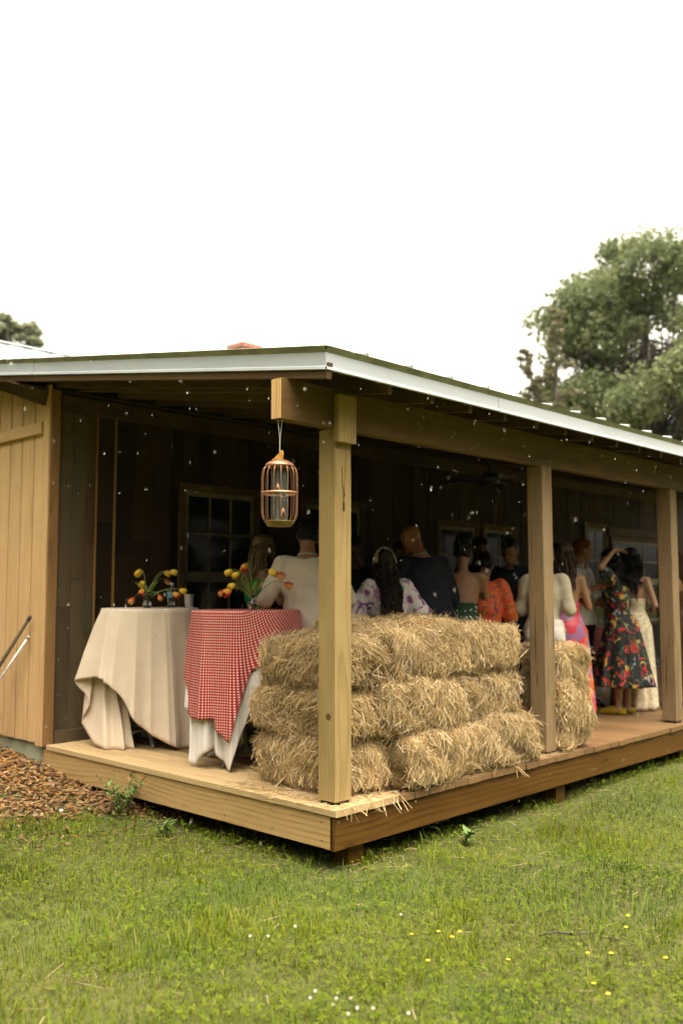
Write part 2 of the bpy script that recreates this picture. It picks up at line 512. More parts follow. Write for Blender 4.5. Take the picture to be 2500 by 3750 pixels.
# long wall behind the porch, reclaimed planks
WIN = [(1.37, 2.22, .58, 2.165, 3), (2.92, 3.78, .58, 2.145, 3), (5.22, 5.98, .62, 2.03, 2), (6.18, 6.86, .62, 2.03, 2), (8.86, 9.42, .2, 2.19, 2), (9.66, 11.3, .75, 2.02, 3)]
lw = MB().box((.075, D + .026, -.30), (XE, D + .16, 3.02)).build('porch_wall', M['old_plank'], barn)
x = .076
k = 0
fixed = [.135, .135, .075, .018, .165, .02, .19, .20]     # widths nearest the corner
while x < XE - .1:
    wd = fixed[k] if k < len(fixed) else rnd.choice([.11, .14, .14, .18, .20, .24])
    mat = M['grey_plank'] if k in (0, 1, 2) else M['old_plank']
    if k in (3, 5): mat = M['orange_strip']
    spans = [(.10, 2.86)]
    for (a, b, z0, z1, _) in WIN:
        if x + wd > a - .02 and x < b + .02:
            ns = []
            for (s0, s1) in spans:
                if z0 - .03 > s0: ns.append((s0, min(s1, z0 - .03)))
                if z1 + .03 < s1: ns.append((max(s0, z1 + .03), s1))
            spans = ns
    out = []
    for s0, s1 in spans:
        # reclaimed lengths butted one over the other
        if k == 2:
            cuts = [s0, .24, .42, .63, .87, 1.25, 1.62, 2.05, s1]
        elif s1 - s0 > 1.4 and rnd.random() < .6:
            cuts = [s0, s0 + (s1 - s0) * rnd.uniform(.3, .7), s1]
        else: cuts = [s0, s1]
        out += list(zip(cuts[:-1], cuts[1:]))
    for s0, s1 in out:
        th = rnd.uniform(.02, .03) if k not in (3, 5) else .036
        m_ = mat
        if k == 2 and rnd.random() < .4: m_ = M['window_trim']
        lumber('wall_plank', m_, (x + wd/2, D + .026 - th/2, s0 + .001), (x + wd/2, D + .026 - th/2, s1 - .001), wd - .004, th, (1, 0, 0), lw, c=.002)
    x += wd; k += 1
lumber('base_board', M['grey_plank'], (.078, D - .020, .052), (XE, D - .020, .052), .10, .035, (0, 0, 1), lw, c=.003)
lumber('wall_plate', M['rafter'], (.078, D - .012, 2.80), (XE, D - .012, 2.80), .14, .04, (0, 0, 1), lw, c=.003)
MB().box((.075, D + .026, -.31), (XE, 18.2, -.3)).build('floor_slab', M['dark_in'], barn)

def window(a, b, z0, z1, cols, idx):
    cx = (a + b) / 2
    wn = MB()
    # casing round the opening
    t_ = .065
    wn.box((a - t_, D - .016, z1), (b + t_ + .03, D + .02, z1 + .07))
    wn.box((a - t_, D - .014, z0 - .04), (a, D + .02, z1 - .001)); wn.box((b, D - .014, z0 - .04), (b + t_, D + .02, z1 - .001))
    wn.box((a - t_ - .02, D - .05, z0 - .08), (b + t_ + .02, D + .02, z0 - .041))
    wo = wn.build('window', M['window_trim'], barn)
    zm = z0 + (z1 - z0) * .505
    for (s0, s1, yy) in ((zm - .02, z1 - .002, D + .003), (z0 - .03, zm - .022, D + .014)):
        f = MB()
        f.box((a + .002, yy, s0), (a + .042, yy + .028, s1)); f.box((b - .042, yy, s0), (b - .002, yy + .028, s1))
        f.box((a + .043, yy + .001, s1 - .042), (b - .043, yy + .027, s1)); f.box((a + .043, yy + .001, s0), (b - .043, yy + .027, s0 + .05))
        f.build('sash_frame', M['sash'], wo)
        wi = (b - a - .086) / cols
        rows = 2
        hi = (s1 - s0 - .092) / rows
        for c in range(1, cols):
            MB().box((a + .043 + c*wi - .012, yy + .003, s0 + .051), (a + .043 + c*wi + .012, yy + .022, s1 - .043)).build('muntin', M['sash'], wo)
        MB().box((a + .044, yy + .005, s0 + .05 + hi - .012), (b - .044, yy + .020, s0 + .05 + hi + .012)).build('muntin', M['sash'], wo)
        for c in range(cols):
            for r_ in range(rows):
                g = 0.0
                tx, tz = rnd.uniform(-.0015, .0015), rnd.uniform(-.0015, .0015)
                x0 = a + .043 + c*wi + .008; x1 = x0 + wi - .016
                q0 = s0 + .05 + r_*hi + .008; q1 = q0 + hi - .016
                yb = yy + .0105
                MB().add([(x0, yb + tx, q0), (x1, yb - tx, q0), (x1, yb - tx + tz, q1), (x0, yb + tx + tz, q1)], [(0,1,2,3)]).build('pane', M['pane'], wo)
    return wo
for i, (a, b, z0, z1, c) in enumerate(WIN): window(a, b, z0, z1, c, i)
lumber('header_board', M['window_trim'], (9.46, D - .03, 2.161), (11.5, D - .03, 2.161), .13, .03, (0, 0, 1), barn)
lumber('door_trim', M['sash'], (8.76, D - .03, .05), (8.76, D - .03, 2.26), .05, .03, (1, 0, 0), barn)

# beam of two boards on the posts
XB0 = -.358
YB = .074
beam = empty('porch_beam', (0, 0, 0)); beam.parent = barn
for j in range(2):
    yb = YB + .019 + j * .0385
    segs = [XB0, 4.72, 9.3, XE] if j == 0 else [XB0 - .004, 2.44, 7.0, XE]
    for s0, s1 in zip(segs[:-1], segs[1:]):
        lumber('beam_board', M['beam'], (s0 + .002, yb, 2.3185), (s1 - .002, yb, 2.3185), .235, .0375, (0, 0, 1), beam, c=.003)
    # sawn end
    lumber('end_grain', M['end_grain'], (segs[0] - .0025, yb, 2.205), (segs[0] - .0025, yb, 2.432), .0365, .004, (0, 1, 0), beam, c=.001)
lumber('post_cleat', M['post_new'], (.139, YB - .022, 2.117), (.139, YB - .022, 2.40), .158, .042, (1, 0, 0), beam, c=.004)
for px in (2.30, 4.58):
    for dz in (0,):
        lumber('scab_board', M['beam'], (px - .25, YB + .0955, 2.30), (px + .25, YB + .0955, 2.30), .18, .036, (0, 0, 1), beam)

# posts
PX = [.077, 2.375, 4.649, 6.93, 9.2, 11.5]
for i, px in enumerate(PX):
    tw = 0
    po = lumber('porch_post', M['post_new'] if i == 0 else M['post_old'], (px + .07, YB + .07, .022), (px + .07, YB + .07, 2.199), .14, .14, (1, 0, 0), barn, c=.005)
    if i == 0: po['label'] = 'clean new yellow pine corner post'
    sb = MB().box((px + .012, YB + .012, -.0), (px + .128, YB + .128, .0215)).build('post_base', M['black'], None)
    sb.parent = barn
for i, px in enumerate(PX[1:4]):
    for q in range(7):
        z0 = rnd.uniform(.1, 1.7); L = rnd.uniform(.12, .6); wd = rnd.uniform(.0015, .0035); u = rnd.uniform(.02, .12)
        if q % 2: cr = MB().add([(px - .0012, YB + u - wd, z0 + L*.3), (px - .0012, YB + u + .004, z0), (px - .0012, YB + u + wd, z0 + L*.6), (px - .0012, YB + u - .003, z0 + L)], [(0,1,2,3)])
        else: cr = MB().add([(px + u - wd, YB - .0012, z0 + L*.3), (px + u + .004, YB - .0012, z0), (px + u + wd, YB - .0012, z0 + L*.6), (px + u - .003, YB - .0012, z0 + L)], [(0,1,2,3)])
        cr.build('crack', M['dark_in'], barn)
# splits and knots in the corner post as real slits
kn = MB()
for (z0, z1, xx, wd) in ((1.84, 1.98, .135, .004), (1.74, 1.86, .148, .007), (1.71, 1.76, .15, .018), (1.80, 1.82, .156, .010)):
    kn.box((xx - wd/2, YB - .0015, z0), (xx + wd/2, YB + .002, z1))
kn.build('resin_scar', plain('resin', (.05,.028,.012), .35), barn)
kk = MB(); 
kk.tube([(.0765, YB + .055, .505), (.0755, YB + .055, .505)], .020, 12)
kk.build('knot', M['window_trim'], barn)

# porch roof
roof = empty('porch_roof', (0, 0, 0)); roof.parent = barn
XR = -.31
YR0, YR1 = -.229, 4.15
nraf = 0
x = XR + .022
while x < XE:
    y0 = -.205 if nraf else -.235
    lumber('rafter', M['rafter'], (x, y0, z_raf(y0) + .046), (x, 3.9, z_raf(3.9) + .046), .089, .038, (0, 0, 1), roof)
    nraf += 1
    x = .255 + (nraf - 1) * .402
lumber('rafter', M['rafter'], (.04, .2, z_raf(.2) + .046), (.04, 3.9, z_raf(3.9) + .046), .089, .038, (0, 0, 1), roof)
def sheet(x0, x1, y0, y1, zf, th, name, mat, parent):
    vs = [(x0, y0, zf(y0)), (x1, y0, zf(y0)), (x1, y1, zf(y1)), (x0, y1, zf(y1))]
    vs += [(a, b, c + th) for a, b, c in vs]
    return MB().add(vs, [(0,3,2,1),(4,5,6,7),(0,1,5,4),(1,2,6,5),(2,3,7,6),(3,0,4,7)]).build(name, mat, parent)
# roof boards laid across the rafters
yb = YR0 + .012
while yb < 3.9:
    y2 = min(yb + .235, 3.95)
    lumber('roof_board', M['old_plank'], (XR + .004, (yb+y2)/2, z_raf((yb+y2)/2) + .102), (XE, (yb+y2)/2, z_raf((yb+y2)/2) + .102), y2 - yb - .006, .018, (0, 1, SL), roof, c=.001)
    yb = y2
def z_sheet(y): return 2.566 + SL * (y - YR0)
sheet(XR - .012, XE, YR0 - .02, YR1, z_sheet, .004, 'metal_sheet', M['roof'], roof)
xx = .004
while xx < XE:
    p0 = (xx, YR0 - .022, z_sheet(YR0 - .022) + .012); p1 = (xx, YR1, z_sheet(YR1) + .012)
    rb = lumber('roof_rib', M['roof'], p0, p1, .022, .024, (1, 0, 0), roof, c=.006)
    sw = MB(); sw.lathe([(.011, 0), (.011, .004), (.006, .005), (.006, .010)], 8, close=True)
    sw.build('screw', M['screw'], roof, loc=(xx + .03, YR0 + .02, z_sheet(YR0 + .02) + .0045))
    xx += .398
# fascia: folded metal with a kick at the bottom and a dull drip edge on top
def fascia(pts0, pts1, mat, name, th=.003):
    n = len(pts0)
    vs = list(pts0) + list(pts1)
    o = MB().add(vs, [(i, i+1, n+i+1, n+i) for i in range(n-1)]).build(name, mat, roof)
    sm = o.modifiers.new('s', 'SOLIDIFY'); sm.thickness = th; sm.offset = 0
    return o
def prof_front(x):
    return [(x, YR0 + .004, 2.437), (x, YR0 - .012, 2.439), (x, YR0 - .010, 2.452), (x, YR0, 2.458), (x, YR0, 2.535)]
def prof_front2(x):
    return [(x, YR0 - .001, 2.535), (x, YR0 - .009, 2.548), (x, YR0 - .022, 2.566), (x, YR0 + .004, 2.573)]
segs = [XR - .004, 1.36, 2.74, 4.4, 6.6, 9, XE]
for a, b in zip(segs[:-1], segs[1:]):
    fo_ = fascia(prof_front(a - .02 if a > 0 else a), prof_front(b), M['white_metal'], 'fascia')
    fo_.location.y = -.004 * (segs.index(a) % 2); fo_.location.z = -.003 * (segs.index(a) % 2)
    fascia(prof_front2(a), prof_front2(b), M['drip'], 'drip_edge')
def prof_rake(y, dx=0.0):
    z = SL * (y - YR0)
    return [(XR + .004, y, 2.437 + z), (XR - .012 - dx, y, 2.439 + z), (XR - .010 - dx, y, 2.452 + z), (XR - dx, y, 2.458 + z), (XR - dx, y, 2.535 + z)]
def prof_rake2(y, dx=0.0):
    z = SL * (y - YR0)
    return [(XR - .001 - dx, y, 2.535 + z), (XR - .009 - dx, y, 2.548 + z), (XR - .022 - dx, y, 2.566 + z), (XR + .004, y, 2.573 + z)]
for a, b, dx in ((YR0 - .004, 3.05, 0), (3.00, 4.6, .006)):
    fascia(prof_rake(a, dx), prof_rake(b, dx), M['white_metal'], 'fascia')
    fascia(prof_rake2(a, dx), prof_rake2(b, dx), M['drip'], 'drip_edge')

# main roof, steeper, rising behind
mroof = empty('main_roof', (0, 0, 0)); mroof.parent = barn
sheet(XR - .02, XE, 4.2, RIDGE_Y, lambda y: z_main(y) + .03, .01, 'metal_sheet', M['roof'], mroof)
sheet(XR - .02, XE, RIDGE_Y, 2*RIDGE_Y - 3.2, lambda y: z_main(2*RIDGE_Y - y) + .03, .01, 'metal_sheet', M['roof'], mroof)
sheet(XR, XE, 3.28, RIDGE_Y - .1, lambda y: z_main(y) - .0, .018, 'roof_deck', M['rafter'], mroof)
xx = .1
while xx < XE:
    lumber('roof_rib', M['roof'], (xx, 4.2, z_main(4.2) + .05), (xx, RIDGE_Y, z_main(RIDGE_Y) + .05), .022, .022, (1, 0, 0), mroof, c=.006)
    xx += .398
lumber('fascia', M['white_metal'], (XR - .03, 4.5, z_main(4.5) - .02), (XR - .03, RIDGE_Y, z_main(RIDGE_Y) - .02), .125, .016, (0, 0, 1), mroof)
lumber('rake_rafter', M['rafter'], (XR + .01, 4.2, z_main(4.2) - .055), (XR + .01, RIDGE_Y, z_main(RIDGE_Y) - .055), .09, .038, (0, 0, 1), mroof)
rc = MB()
zr = z_main(RIDGE_Y) + .045
rc.add([(XR - .03, RIDGE_Y - .17, zr - .02), (XR - .03, RIDGE_Y, zr + .045), (XR - .03, RIDGE_Y + .17, zr - .02),
        (XE, RIDGE_Y - .17, zr - .02), (XE, RIDGE_Y, zr + .045), (XE, RIDGE_Y + .17, zr - .02)], [(0,3,4,1), (1,4,5,2)])
o = rc.build('ridge_cap', M['white_metal'], mroof)
sm = o.modifiers.new('s', 'SOLIDIFY'); sm.thickness = .006
ch = MB().box((8.20, 10.55, 4.8), (8.68, 11.0, 6.27)).build('chimney', M['brick'], mroof)
MB().box((8.17, 10.52, 6.20), (8.71, 11.03, 6.29)).build('chimney_cap', M['brick'], mroof)

# ------------------------------------------------------------------ porch deck
deck = empty('porch_deck', (0, 0, 0), label='raised plank porch floor with brown edge boards, open underneath', cat='porch deck')
x = 0.0
k = 0
while x < XE - .2:
    wd = .140
    m_ = M['deck'] if x < .45 else M['deck_wet']
    L0 = -.004 + rnd.uniform(-.006, .006)
    lumber('deck_board', m_, (x + wd/2, L0, -.019 + rnd.uniform(-.001, .001)), (x + wd/2, D - .04, -.019), wd - .005, .040, (1, 0, 0), deck, c=.003)
    x += wd; k += 1
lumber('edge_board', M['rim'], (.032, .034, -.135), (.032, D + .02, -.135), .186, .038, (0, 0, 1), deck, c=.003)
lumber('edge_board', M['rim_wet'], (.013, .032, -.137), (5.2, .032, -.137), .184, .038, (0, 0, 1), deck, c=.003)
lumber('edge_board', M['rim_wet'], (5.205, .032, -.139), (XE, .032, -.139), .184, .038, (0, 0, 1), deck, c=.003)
nailm = plain('nail_head', (.05,.035,.025), .6, .4)
nail_me = MB().lathe([(.001, .0015), (.0045, .0012), (.005, 0)], 8).mesh('nail')
for xn in np.arange(.09, 5.0, .405):
    for dz in (-.09, -.18): link('nail', nail_me, nailm, deck, (xn + rnd.uniform(-.02, .02), .0125, dz + rnd.uniform(-.01, .01)), (R(90), 0, 0))
for yn in np.arange(.12, 3.2, .43):
    for dz in (-.085, -.18): link('nail', nail_me, nailm, deck, (.0125, yn + rnd.uniform(-.02, .02), dz + rnd.uniform(-.01, .01)), (0, R(-90), 0))
for yj in np.arange(.5, 3.2, .45):
    lumber('joist', M['rafter'], (.06, yj, -.135), (XE, yj, -.135), .18, .038, (0, 0, 1), deck)
for px in (.20, 2.5, 4.75, 7.0, 9.3):
    for py in (.14, 2.0):
        MB().plank(.6, .13, .13, .004).build('pier', M['rim_wet'], deck, loc=(px + .06, py, -.53), rot=(0, R(90), 0))

# ------------------------------------------------------------------ hay bales
STRAW_C = np.array([(.58,.43,.235), (.66,.52,.315), (.47,.33,.155), (.61,.44,.22), (.33,.22,.09), (.72,.60,.40), (.40,.31,.16), (.18,.115,.045)])
STRAW_P = np.array([.22, .16, .17, .17, .10, .07, .07, .04])
def straw_cols(n, k, seed_rng=rng, gain=1.0):
    c = STRAW_C[seed_rng.choice(len(STRAW_C), n, p=STRAW_P)] * seed_rng.uniform(.8, 1.25, (n, 1)) * gain
    return np.repeat(c, k, 0)

FACE = {'front': (1, -1), 'back': (1, 1), 'left': (0, -1), 'right': (0, 1), 'top': (2, 1)}
def bale(lo, hi, faces, label, group='hay bales stacked on the porch', dens=15000, upright=False):
    lo, hi = np.array(lo, float), np.array(hi, float)
    c, h = (lo + hi) / 2, (hi - lo) / 2
    rootp = Vector((c[0], c[1], lo[2]))
    e = empty('hay_bale', rootp, label=label, cat='hay bale', group=group)
    off = np.array(rootp)
    rad = .09
    sd = rnd.random() * 50
    def surf(p):
        """box points (local, centred) onto the rounded lumpy bale, with normals"""
        inner = np.clip(p, -(h - rad), h - rad)
        d = p - inner
        nrm = unit(d + 1e-9)
        q = inner + nrm * rad
        bul = (vnoise(q[:, 0] + q[:, 2] * 1.7 + sd, q[:, 1] - q[:, 2] + sd, 5.5) - .5) * .085 + (vnoise(q[:, 0] - q[:, 2], q[:, 1] + q[:, 2] + sd, 14) - .5) * .025
        mid = .018 * (1 - np.clip(np.abs(q[:, 2:3] / h[2]), 0, 1) ** 2)
        return q + nrm * (bul[:, None] + mid - .006), nrm
    # core
    bm = bmesh.new()
    bmesh.ops.create_cube(bm, size=2)
    bmesh.ops.subdivide_edges(bm, edges=bm.edges[:], cuts=9, use_grid_fill=True)
    cv = np.array([v.co for v in bm.verts]) * h
    q, nn = surf(cv)
    q = q - nn * .012
    q[:, 2] = np.maximum(q[:, 2], -h[2] + .004)
    for v, p in zip(bm.verts, q): v.co = Vector(p + c - off)
    me = bpy.data.meshes.new('bale_core'); bm.to_mesh(me); bm.free()
    me.polygons.foreach_set('use_smooth', [True] * len(me.polygons))
    link('bale_core', me, M['hay_core'], e)
    R_, V_, S_, B_, W_ = [], [], [], [], []
    for f in faces:
        axn, sg = FACE[f]
        o1, o2 = [a for a in range(3) if a != axn]
        area = 4 * h[o1] * h[o2]
        n = int(area * dens)
        p = np.zeros((n, 3)); p[:, axn] = sg * h[axn]
        p[:, o1] = rng.uniform(-1.0, 1.0, n) * h[o1]; p[:, o2] = rng.uniform(-1.0, 1.0, n) * h[o2]
        q, nn = surf(p)
        if f == 'top':
            ang = rng.uniform(0, 2 * np.pi, n); tdir = np.stack([np.cos(ang), np.sin(ang), rng.normal(0, .1, n)], 1)
        else:
            # layers of folded stems: mostly hanging, turning in tufts
            ang = (vnoise(q[:, o1] + sd, q[:, 2], 7, 3) - .5) * 2.2 + rng.normal(0, .42, n)
            flip = rng.random(n) < .12; ang = np.where(flip, rng.uniform(-1.6, 1.6, n), ang)
            tdir = np.zeros((n, 3)); tdir[:, o1] = np.sin(ang); tdir[:, 2] = -np.cos(ang)
            up = rng.random(n) < .25; tdir[up] *= -1
        tdir = unit(tdir - nn * np.sum(tdir * nn, 1, keepdims=True) * .8)
        L = rng.gamma(3.2, .021, n) + .022
        stick = np.abs(rng.normal(0, .017 if f != 'left' else .024, n)) + (rng.random(n) < .04) * rng.uniform(.03, .10, n)
        vec = tdir * L[:, None] + nn * stick[:, None]
        vec[:, 2] -= .012
        if f != 'top':
            # cut off level at the seam under the bale, a few stems excepted
            lowest = q[:, 2] + vec[:, 2] * .65
            lim_ = -h[2] + .012 + rng.uniform(0, .03, n)
            cutm = (lowest < lim_) & (rng.random(n) < .78)
            vec[:, 2] = np.where(cutm, np.minimum(np.abs(vec[:, 2]), .04), vec[:, 2])
        R_.append(q - nn * rng.uniform(.0, .018, n)[:, None] - vec * .35); V_.append(vec)
        B_.append(nn * rng.uniform(0, .02, n)[:, None] + rng.normal(0, .006, (n, 3)))
        sd_ = unit(np.cross(vec, rng.normal(0, 1, (n, 3)))); S_.append(sd_)
        W_.append(rng.uniform(.0007, .0019, n))
    ro = np.concatenate(R_) + c - off
    ve, be, si, wi = map(np.concatenate, (V_, B_, S_, W_))
    lim = .003 - ro[:, 2]
    ro[:, 2] = np.maximum(ro[:, 2], .003)
    vs, fs, k = strips(ro, ve, be, wi, si, taper=False)
    if lo[2] < .1: vs[:, 2] = np.where(vs[:, 1] + off[1] > -.01, np.maximum(vs[:, 2], .003), vs[:, 2])
    tone = (.80 + .42 * vnoise(ro[:, 0] * 1.3 + ro[:, 2] * .3 + sd, ro[:, 1] + ro[:, 2] * .5, 9, 6))[:, None] * rnd.uniform(.88, 1.08)
    e.rotation_euler = (R(rnd.uniform(-.6, .6)), R(rnd.uniform(-.6, .6)), R(rnd.uniform(-2.2, 2.2)))
    s = link('straw', np_mesh('straw', vs, fs, straw_cols(len(ro), k) * np.repeat(tone, k, 0)), M['straw'], e)
    tag(s, kind='stuff')
    return e

zl = [(.0, .335), (.325, .670), (.660, 1.005)]
zc = [(.0, .318), (.312, .630), (.624, .935)]
B = [  # x0 x1 y0 y1, layer, faces, label
 (.235, .70, .15, .97, 0, ('front','left','top'), 'lowest hay bale behind the corner post, its long side facing the tables'),
 (.62, 1.42, .105, .54, 0, ('front','top'), 'lowest front hay bale overhanging the porch edge beside the corner post'),
 (1.41, 2.17, .12, .55, 0, ('front','right','top'), 'lowest front hay bale at the weathered post end of the stack'),
 (.69, 1.42, .54, .96, 0, ('back',), 'lowest hay bale in the hidden back row beside the corner'),
 (1.41, 2.14, .55, .96, 0, ('right','back'), 'lowest hay bale in the back row at the weathered post end'),
 (.225, .64, .165, .985, 1, ('front','left','top'), 'middle hay bale behind the corner post, bulging towards the tables'),
 (.55, 1.30, .045, .53, 1, ('front','top','left'), 'middle front hay bale pushed out past the rest of the stack'),
 (1.30, 2.11, .11, .54, 1, ('front','right','top'), 'middle front hay bale at the weathered post end of the stack'),
 (.64, 1.31, .53, .96, 1, ('back',), 'middle hay bale in the hidden back row beside the corner'),
 (1.30, 2.10, .54, .96, 1, ('right','back'), 'middle hay bale in the back row at the weathered post end'),
 (.245, .70, .155, .93, 2, ('front','left','top','right','back'), 'top hay bale behind the corner post, with a flat square end'),
 (.63, 1.40, .09, .55, 2, ('front','top','right'), 'top front hay bale next to the square-ended corner bale'),
 (1.39, 2.12, .12, .55, 2, ('front','right','top'), 'top front hay bale sloping down towards the weathered post'),
 (.74, 1.45, .55, .97, 2, ('left','top','back'), 'top back-row hay bale behind the floral blouse, rising above the front row'),
 (1.44, 2.08, .55, .97, 2, ('right','top','back'), 'top back-row hay bale at the weathered post end'),
]
for x0, x1, y0, y1, l, fc, lab in B:
    z0, z1 = (zc if x0 < .3 else zl)[l]
    if l == 2 and y0 > .5: z1 += .03
    if l == 2 and x1 > 2: z1 -= .015
    if y0 < .14 and l == 0: y0 -= .105
    bale((x0, y0, z0), (x1, y1, z1), fc, lab, dens=19000 if y0 < .5 else 6000)
bale((2.545, .03, .0), (2.96, .42, .80), ('front','left','top','right'), 'single hay bale standing on end beside the weathered post', dens=15000)

# loose straw on the boards and caught over the edge
n = 2600
px_ = rng.uniform(.05, 2.6, n); py_ = np.where(rng.random(n) < .6, rng.uniform(-.0, .16, n), rng.uniform(.0, 1.1, n))
left = rng.random(n) < .25
px_[left] = rng.uniform(.03, .24, left.sum()); py_[left] = rng.uniform(.05, 1.0, left.sum())
ang = rng.uniform(0, 2*np.pi, n); L = rng.uniform(.03, .13, n)
ro = np.stack([px_, py_, rng.uniform(.003, .012, n)], 1)
ve = np.stack([np.cos(ang)*L, np.sin(ang)*L, rng.normal(0, .006, n)], 1)
over = ro[:, 1] + ve[:, 1] < .0
keep0 = ~over | (vnoise(px_, px_ * 0, 6, 3) > .62)
ro, ve, over = ro[keep0], ve[keep0], over[keep0]
ve[over, 2] -= rng.uniform(.02, .10, over.sum())
keep = ~((ro[:, 0] > .07) & (ro[:, 0] < .22) & (ro[:, 1] > .07) & (ro[:, 1] < .22))
ro, ve = ro[keep], ve[keep]; n = len(ro)
vs, fs, k = strips(ro, ve, np.zeros((n, 3)), rng.uniform(.001, .0024, n), unit(np.cross(ve, rng.normal(0, .3, (n, 3)) + [0, 0, 1])), False)
ok = (vs[:, 1] > -.006) & (vs[:, 0] > -.003)
vs[:, 2] = np.where(ok, np.maximum(vs[:, 2], .0025), vs[:, 2])
ls = link('loose_straw', np_mesh('loose_straw', vs, fs, straw_cols(n, k)), M['straw'])
tag(ls, 'loose straw scattered on the boards around the hay stack', 'straw', kind='stuff')

# ------------------------------------------------------------------ cocktail tables and cloths
def w_off(a, b, z=0.0):
    p = VIEW_R * a - VIEW_F * b
    return Vector((p.x, p.y, z))

def cocktail_table(cx, cy, label, r=.385, h=1.085, rot=0.3, colm='green_metal'):
    e = empty('cocktail_table', (cx, cy, 0), rot, label, 'table', 'tall round tables on the porch')
    MB().lathe([(.001, h - .028), (r - .004, h - .028), (r, h - .022), (r, h - .006), (r - .005, h), (.001, h)], 40).build('tabletop', M['rafter'], e, smooth=False)
    MB().lathe([(.10, h - .031), (.045, h - .05), (.028, h - .08), (.026, .14), (.05, .10), (.06, .05), (.001, .05)], 16).build('column', M[colm], e, smooth=True)
    for k in range(4):
        a = k * math.pi / 2
        leg = MB().tube([(0, 0, .10), (.10, 0, .095), (.22, 0, .055), (.30, 0, .02), (.315, 0, .012)], [.024, .022, .018, .015, .011], 8)
        leg.build('base_leg', M['steel'], e, rot=(0, 0, a), smooth=True)
    return e

def smooth_closed(ctrl, n):
    """periodic Catmull-Rom through (phi, a, b, z) control rows, sampled at n even phi"""
    ctrl = sorted(ctrl, key=lambda q: q[0])
    P = np.array(ctrl, float); m = len(P)
    ph = P[:, 0]
    out = []
    for i in range(n):
        f = -180 + 360 * i / n
        j = np.searchsorted(ph, f, side='right') - 1
        def at(q):
            w_ = q // m; r = P[q % m].copy(); r[0] += 360 * w_; return r
        p0, p1, p2, p3 = at(j - 1), at(j), at(j + 1), at(j + 2)
        t = (f - p1[0]) / max(1e-6, p2[0] - p1[0])
        q = .5 * ((2*p1) + (-p0 + p2)*t + (2*p0 - 5*p1 + 4*p2 - p3)*t*t + (-p0 + 3*p1 - 3*p2 + p3)*t**3)
        q = q * .35 + (p1 + (p2 - p1) * t) * .65
        lo_ = np.minimum(p1, p2); hi_ = np.maximum(p1, p2)
        q[3] = np.clip(q[3], lo_[3] - .01, hi_[3] + .01)
        out.append((f, q[1], q[2], max(.004, q[3])))
    return out

def tablecloth(name, cx, cy, ctrl, mat, label, r=.392, top=1.089, folds=((9, .018, .3), (17, .008, 1.2)), n=420, nt=34, uvrot=0.0, flare=.8, th=.0015, group=None):
    hem = smooth_closed(ctrl, n)
    rows = []
    uv = []
    ca, sa = math.cos(uvrot), math.sin(uvrot)
    def push(row, a, b, z, rho, f):
        o = w_off(a, b, z); row.append((o.x, o.y, o.z))
        u, v_ = rho * math.sin(f), rho * math.cos(f)
        return (u * ca - v_ * sa, u * sa + v_ * ca)
    verts = []; uvs = []
    rads = [.03, .12, .22, .30, .36, r - .008]
    nr = len(rads)
    for j, rr in enumerate(rads):
        for i in range(n):
            f = R(hem[i][0]); row = []
            uvs.append(push(row, rr * math.sin(f), rr * math.cos(f), top + .003, rr, f)); verts.append(row[0])
    for j in range(nt + 1):
        t = j / nt
        for i in range(n):
            fd, a, b, z = hem[i]
            f = R(fd)
            ea, eb = r * math.sin(f), r * math.cos(f)
            tt = t ** flare
            fold = 0
            for (k, amp, ph) in folds:
                fold += amp * (1 - 2.2 * abs(math.sin(.5 * (k * f + ph + .8 * math.sin(2 * f + ph)))) ** .75)
            g = t ** .55 * (.55 + .45 * t)
            fa = ea + (a - ea) * tt + math.sin(f) * fold * g
            fb = eb + (b - eb) * tt + math.cos(f) * fold * g
            zz = (top + .001 - .004 * (t > 0)) + (z - top) * t
            wr = (vnoise(fa * 1.0 + 3, zz + fb, 9, 4) - .5) * .008 * g
            row = []
            rho = r + (top - z) * t
            push(row, fa + wr * math.sin(f), fb + wr * math.cos(f), max(.003, zz), rho, f); verts.append(row[0])
            th_ = R(40) * float(sstep(-15, 70, fd)); s_a = f * r * 1.15; dr_ = (top - z) * t
            uvs.append((s_a * math.cos(th_) - dr_ * math.sin(th_), s_a * math.sin(th_) + dr_ * math.cos(th_)))
    tot = nr + nt + 1
    F = []
    for j in range(tot - 1):
        for i in range(n):
            i2 = (i + 1) % n
            F.append((j*n+i, (j+1)*n+i, (j+1)*n+i2, j*n+i2))
    F = np.array(F)
    verts.append((0, 0, top + .003)); uvs.append((0, 0))
    tri = np.array([(len(verts) - 1, i, (i + 1) % n) for i in range(n)])
    me = np_mesh(name, np.array(verts), [F, tri], uv=np.array(uvs), smooth=True)
    o = link(name, me, mat, loc=(cx, cy, 0))
    s = o.modifiers.new('cloth', 'SOLIDIFY'); s.thickness = th; s.offset = 1
    return tag(o, label, 'tablecloth', group)

def cloth_mat(name, c, rough=.85, weave=True):
    t = NT(name)
    v = t.coord((1,1,1), rand=False, kind='UV')
    n1 = t.noise(v, 5, 4); n2 = t.noise(v, 240, 2)
    t.col(t.ramp(n1, [(.3, [x * .93 for x in c]), (.7, [min(1, x * 1.05) for x in c])]))
    n3 = t.noise(v, 16, 3)
    t.bump(t.math('ADD', t.math('MULTIPLY', n2, .25), n3), .25, .006)
    tr = t.n('BsdfTranslucent'); tr.inputs['Color'].default_value = (c[0], c[1]*.95, c[2]*.85, 1)
    mx = t.n('MixShader'); mx.inputs[0].default_value = .18
    t.l(t.b.outputs[0], mx.inputs[1]); t.l(tr.outputs[0], mx.inputs[2]); t.l(mx.outputs[0], t.t.nodes['Material Output'].inputs[0])
    return t.set(Roughness=rough, Sheen_Weight=.15)
M['cream'] = cloth_mat('cream_linen', (.76,.635,.49))
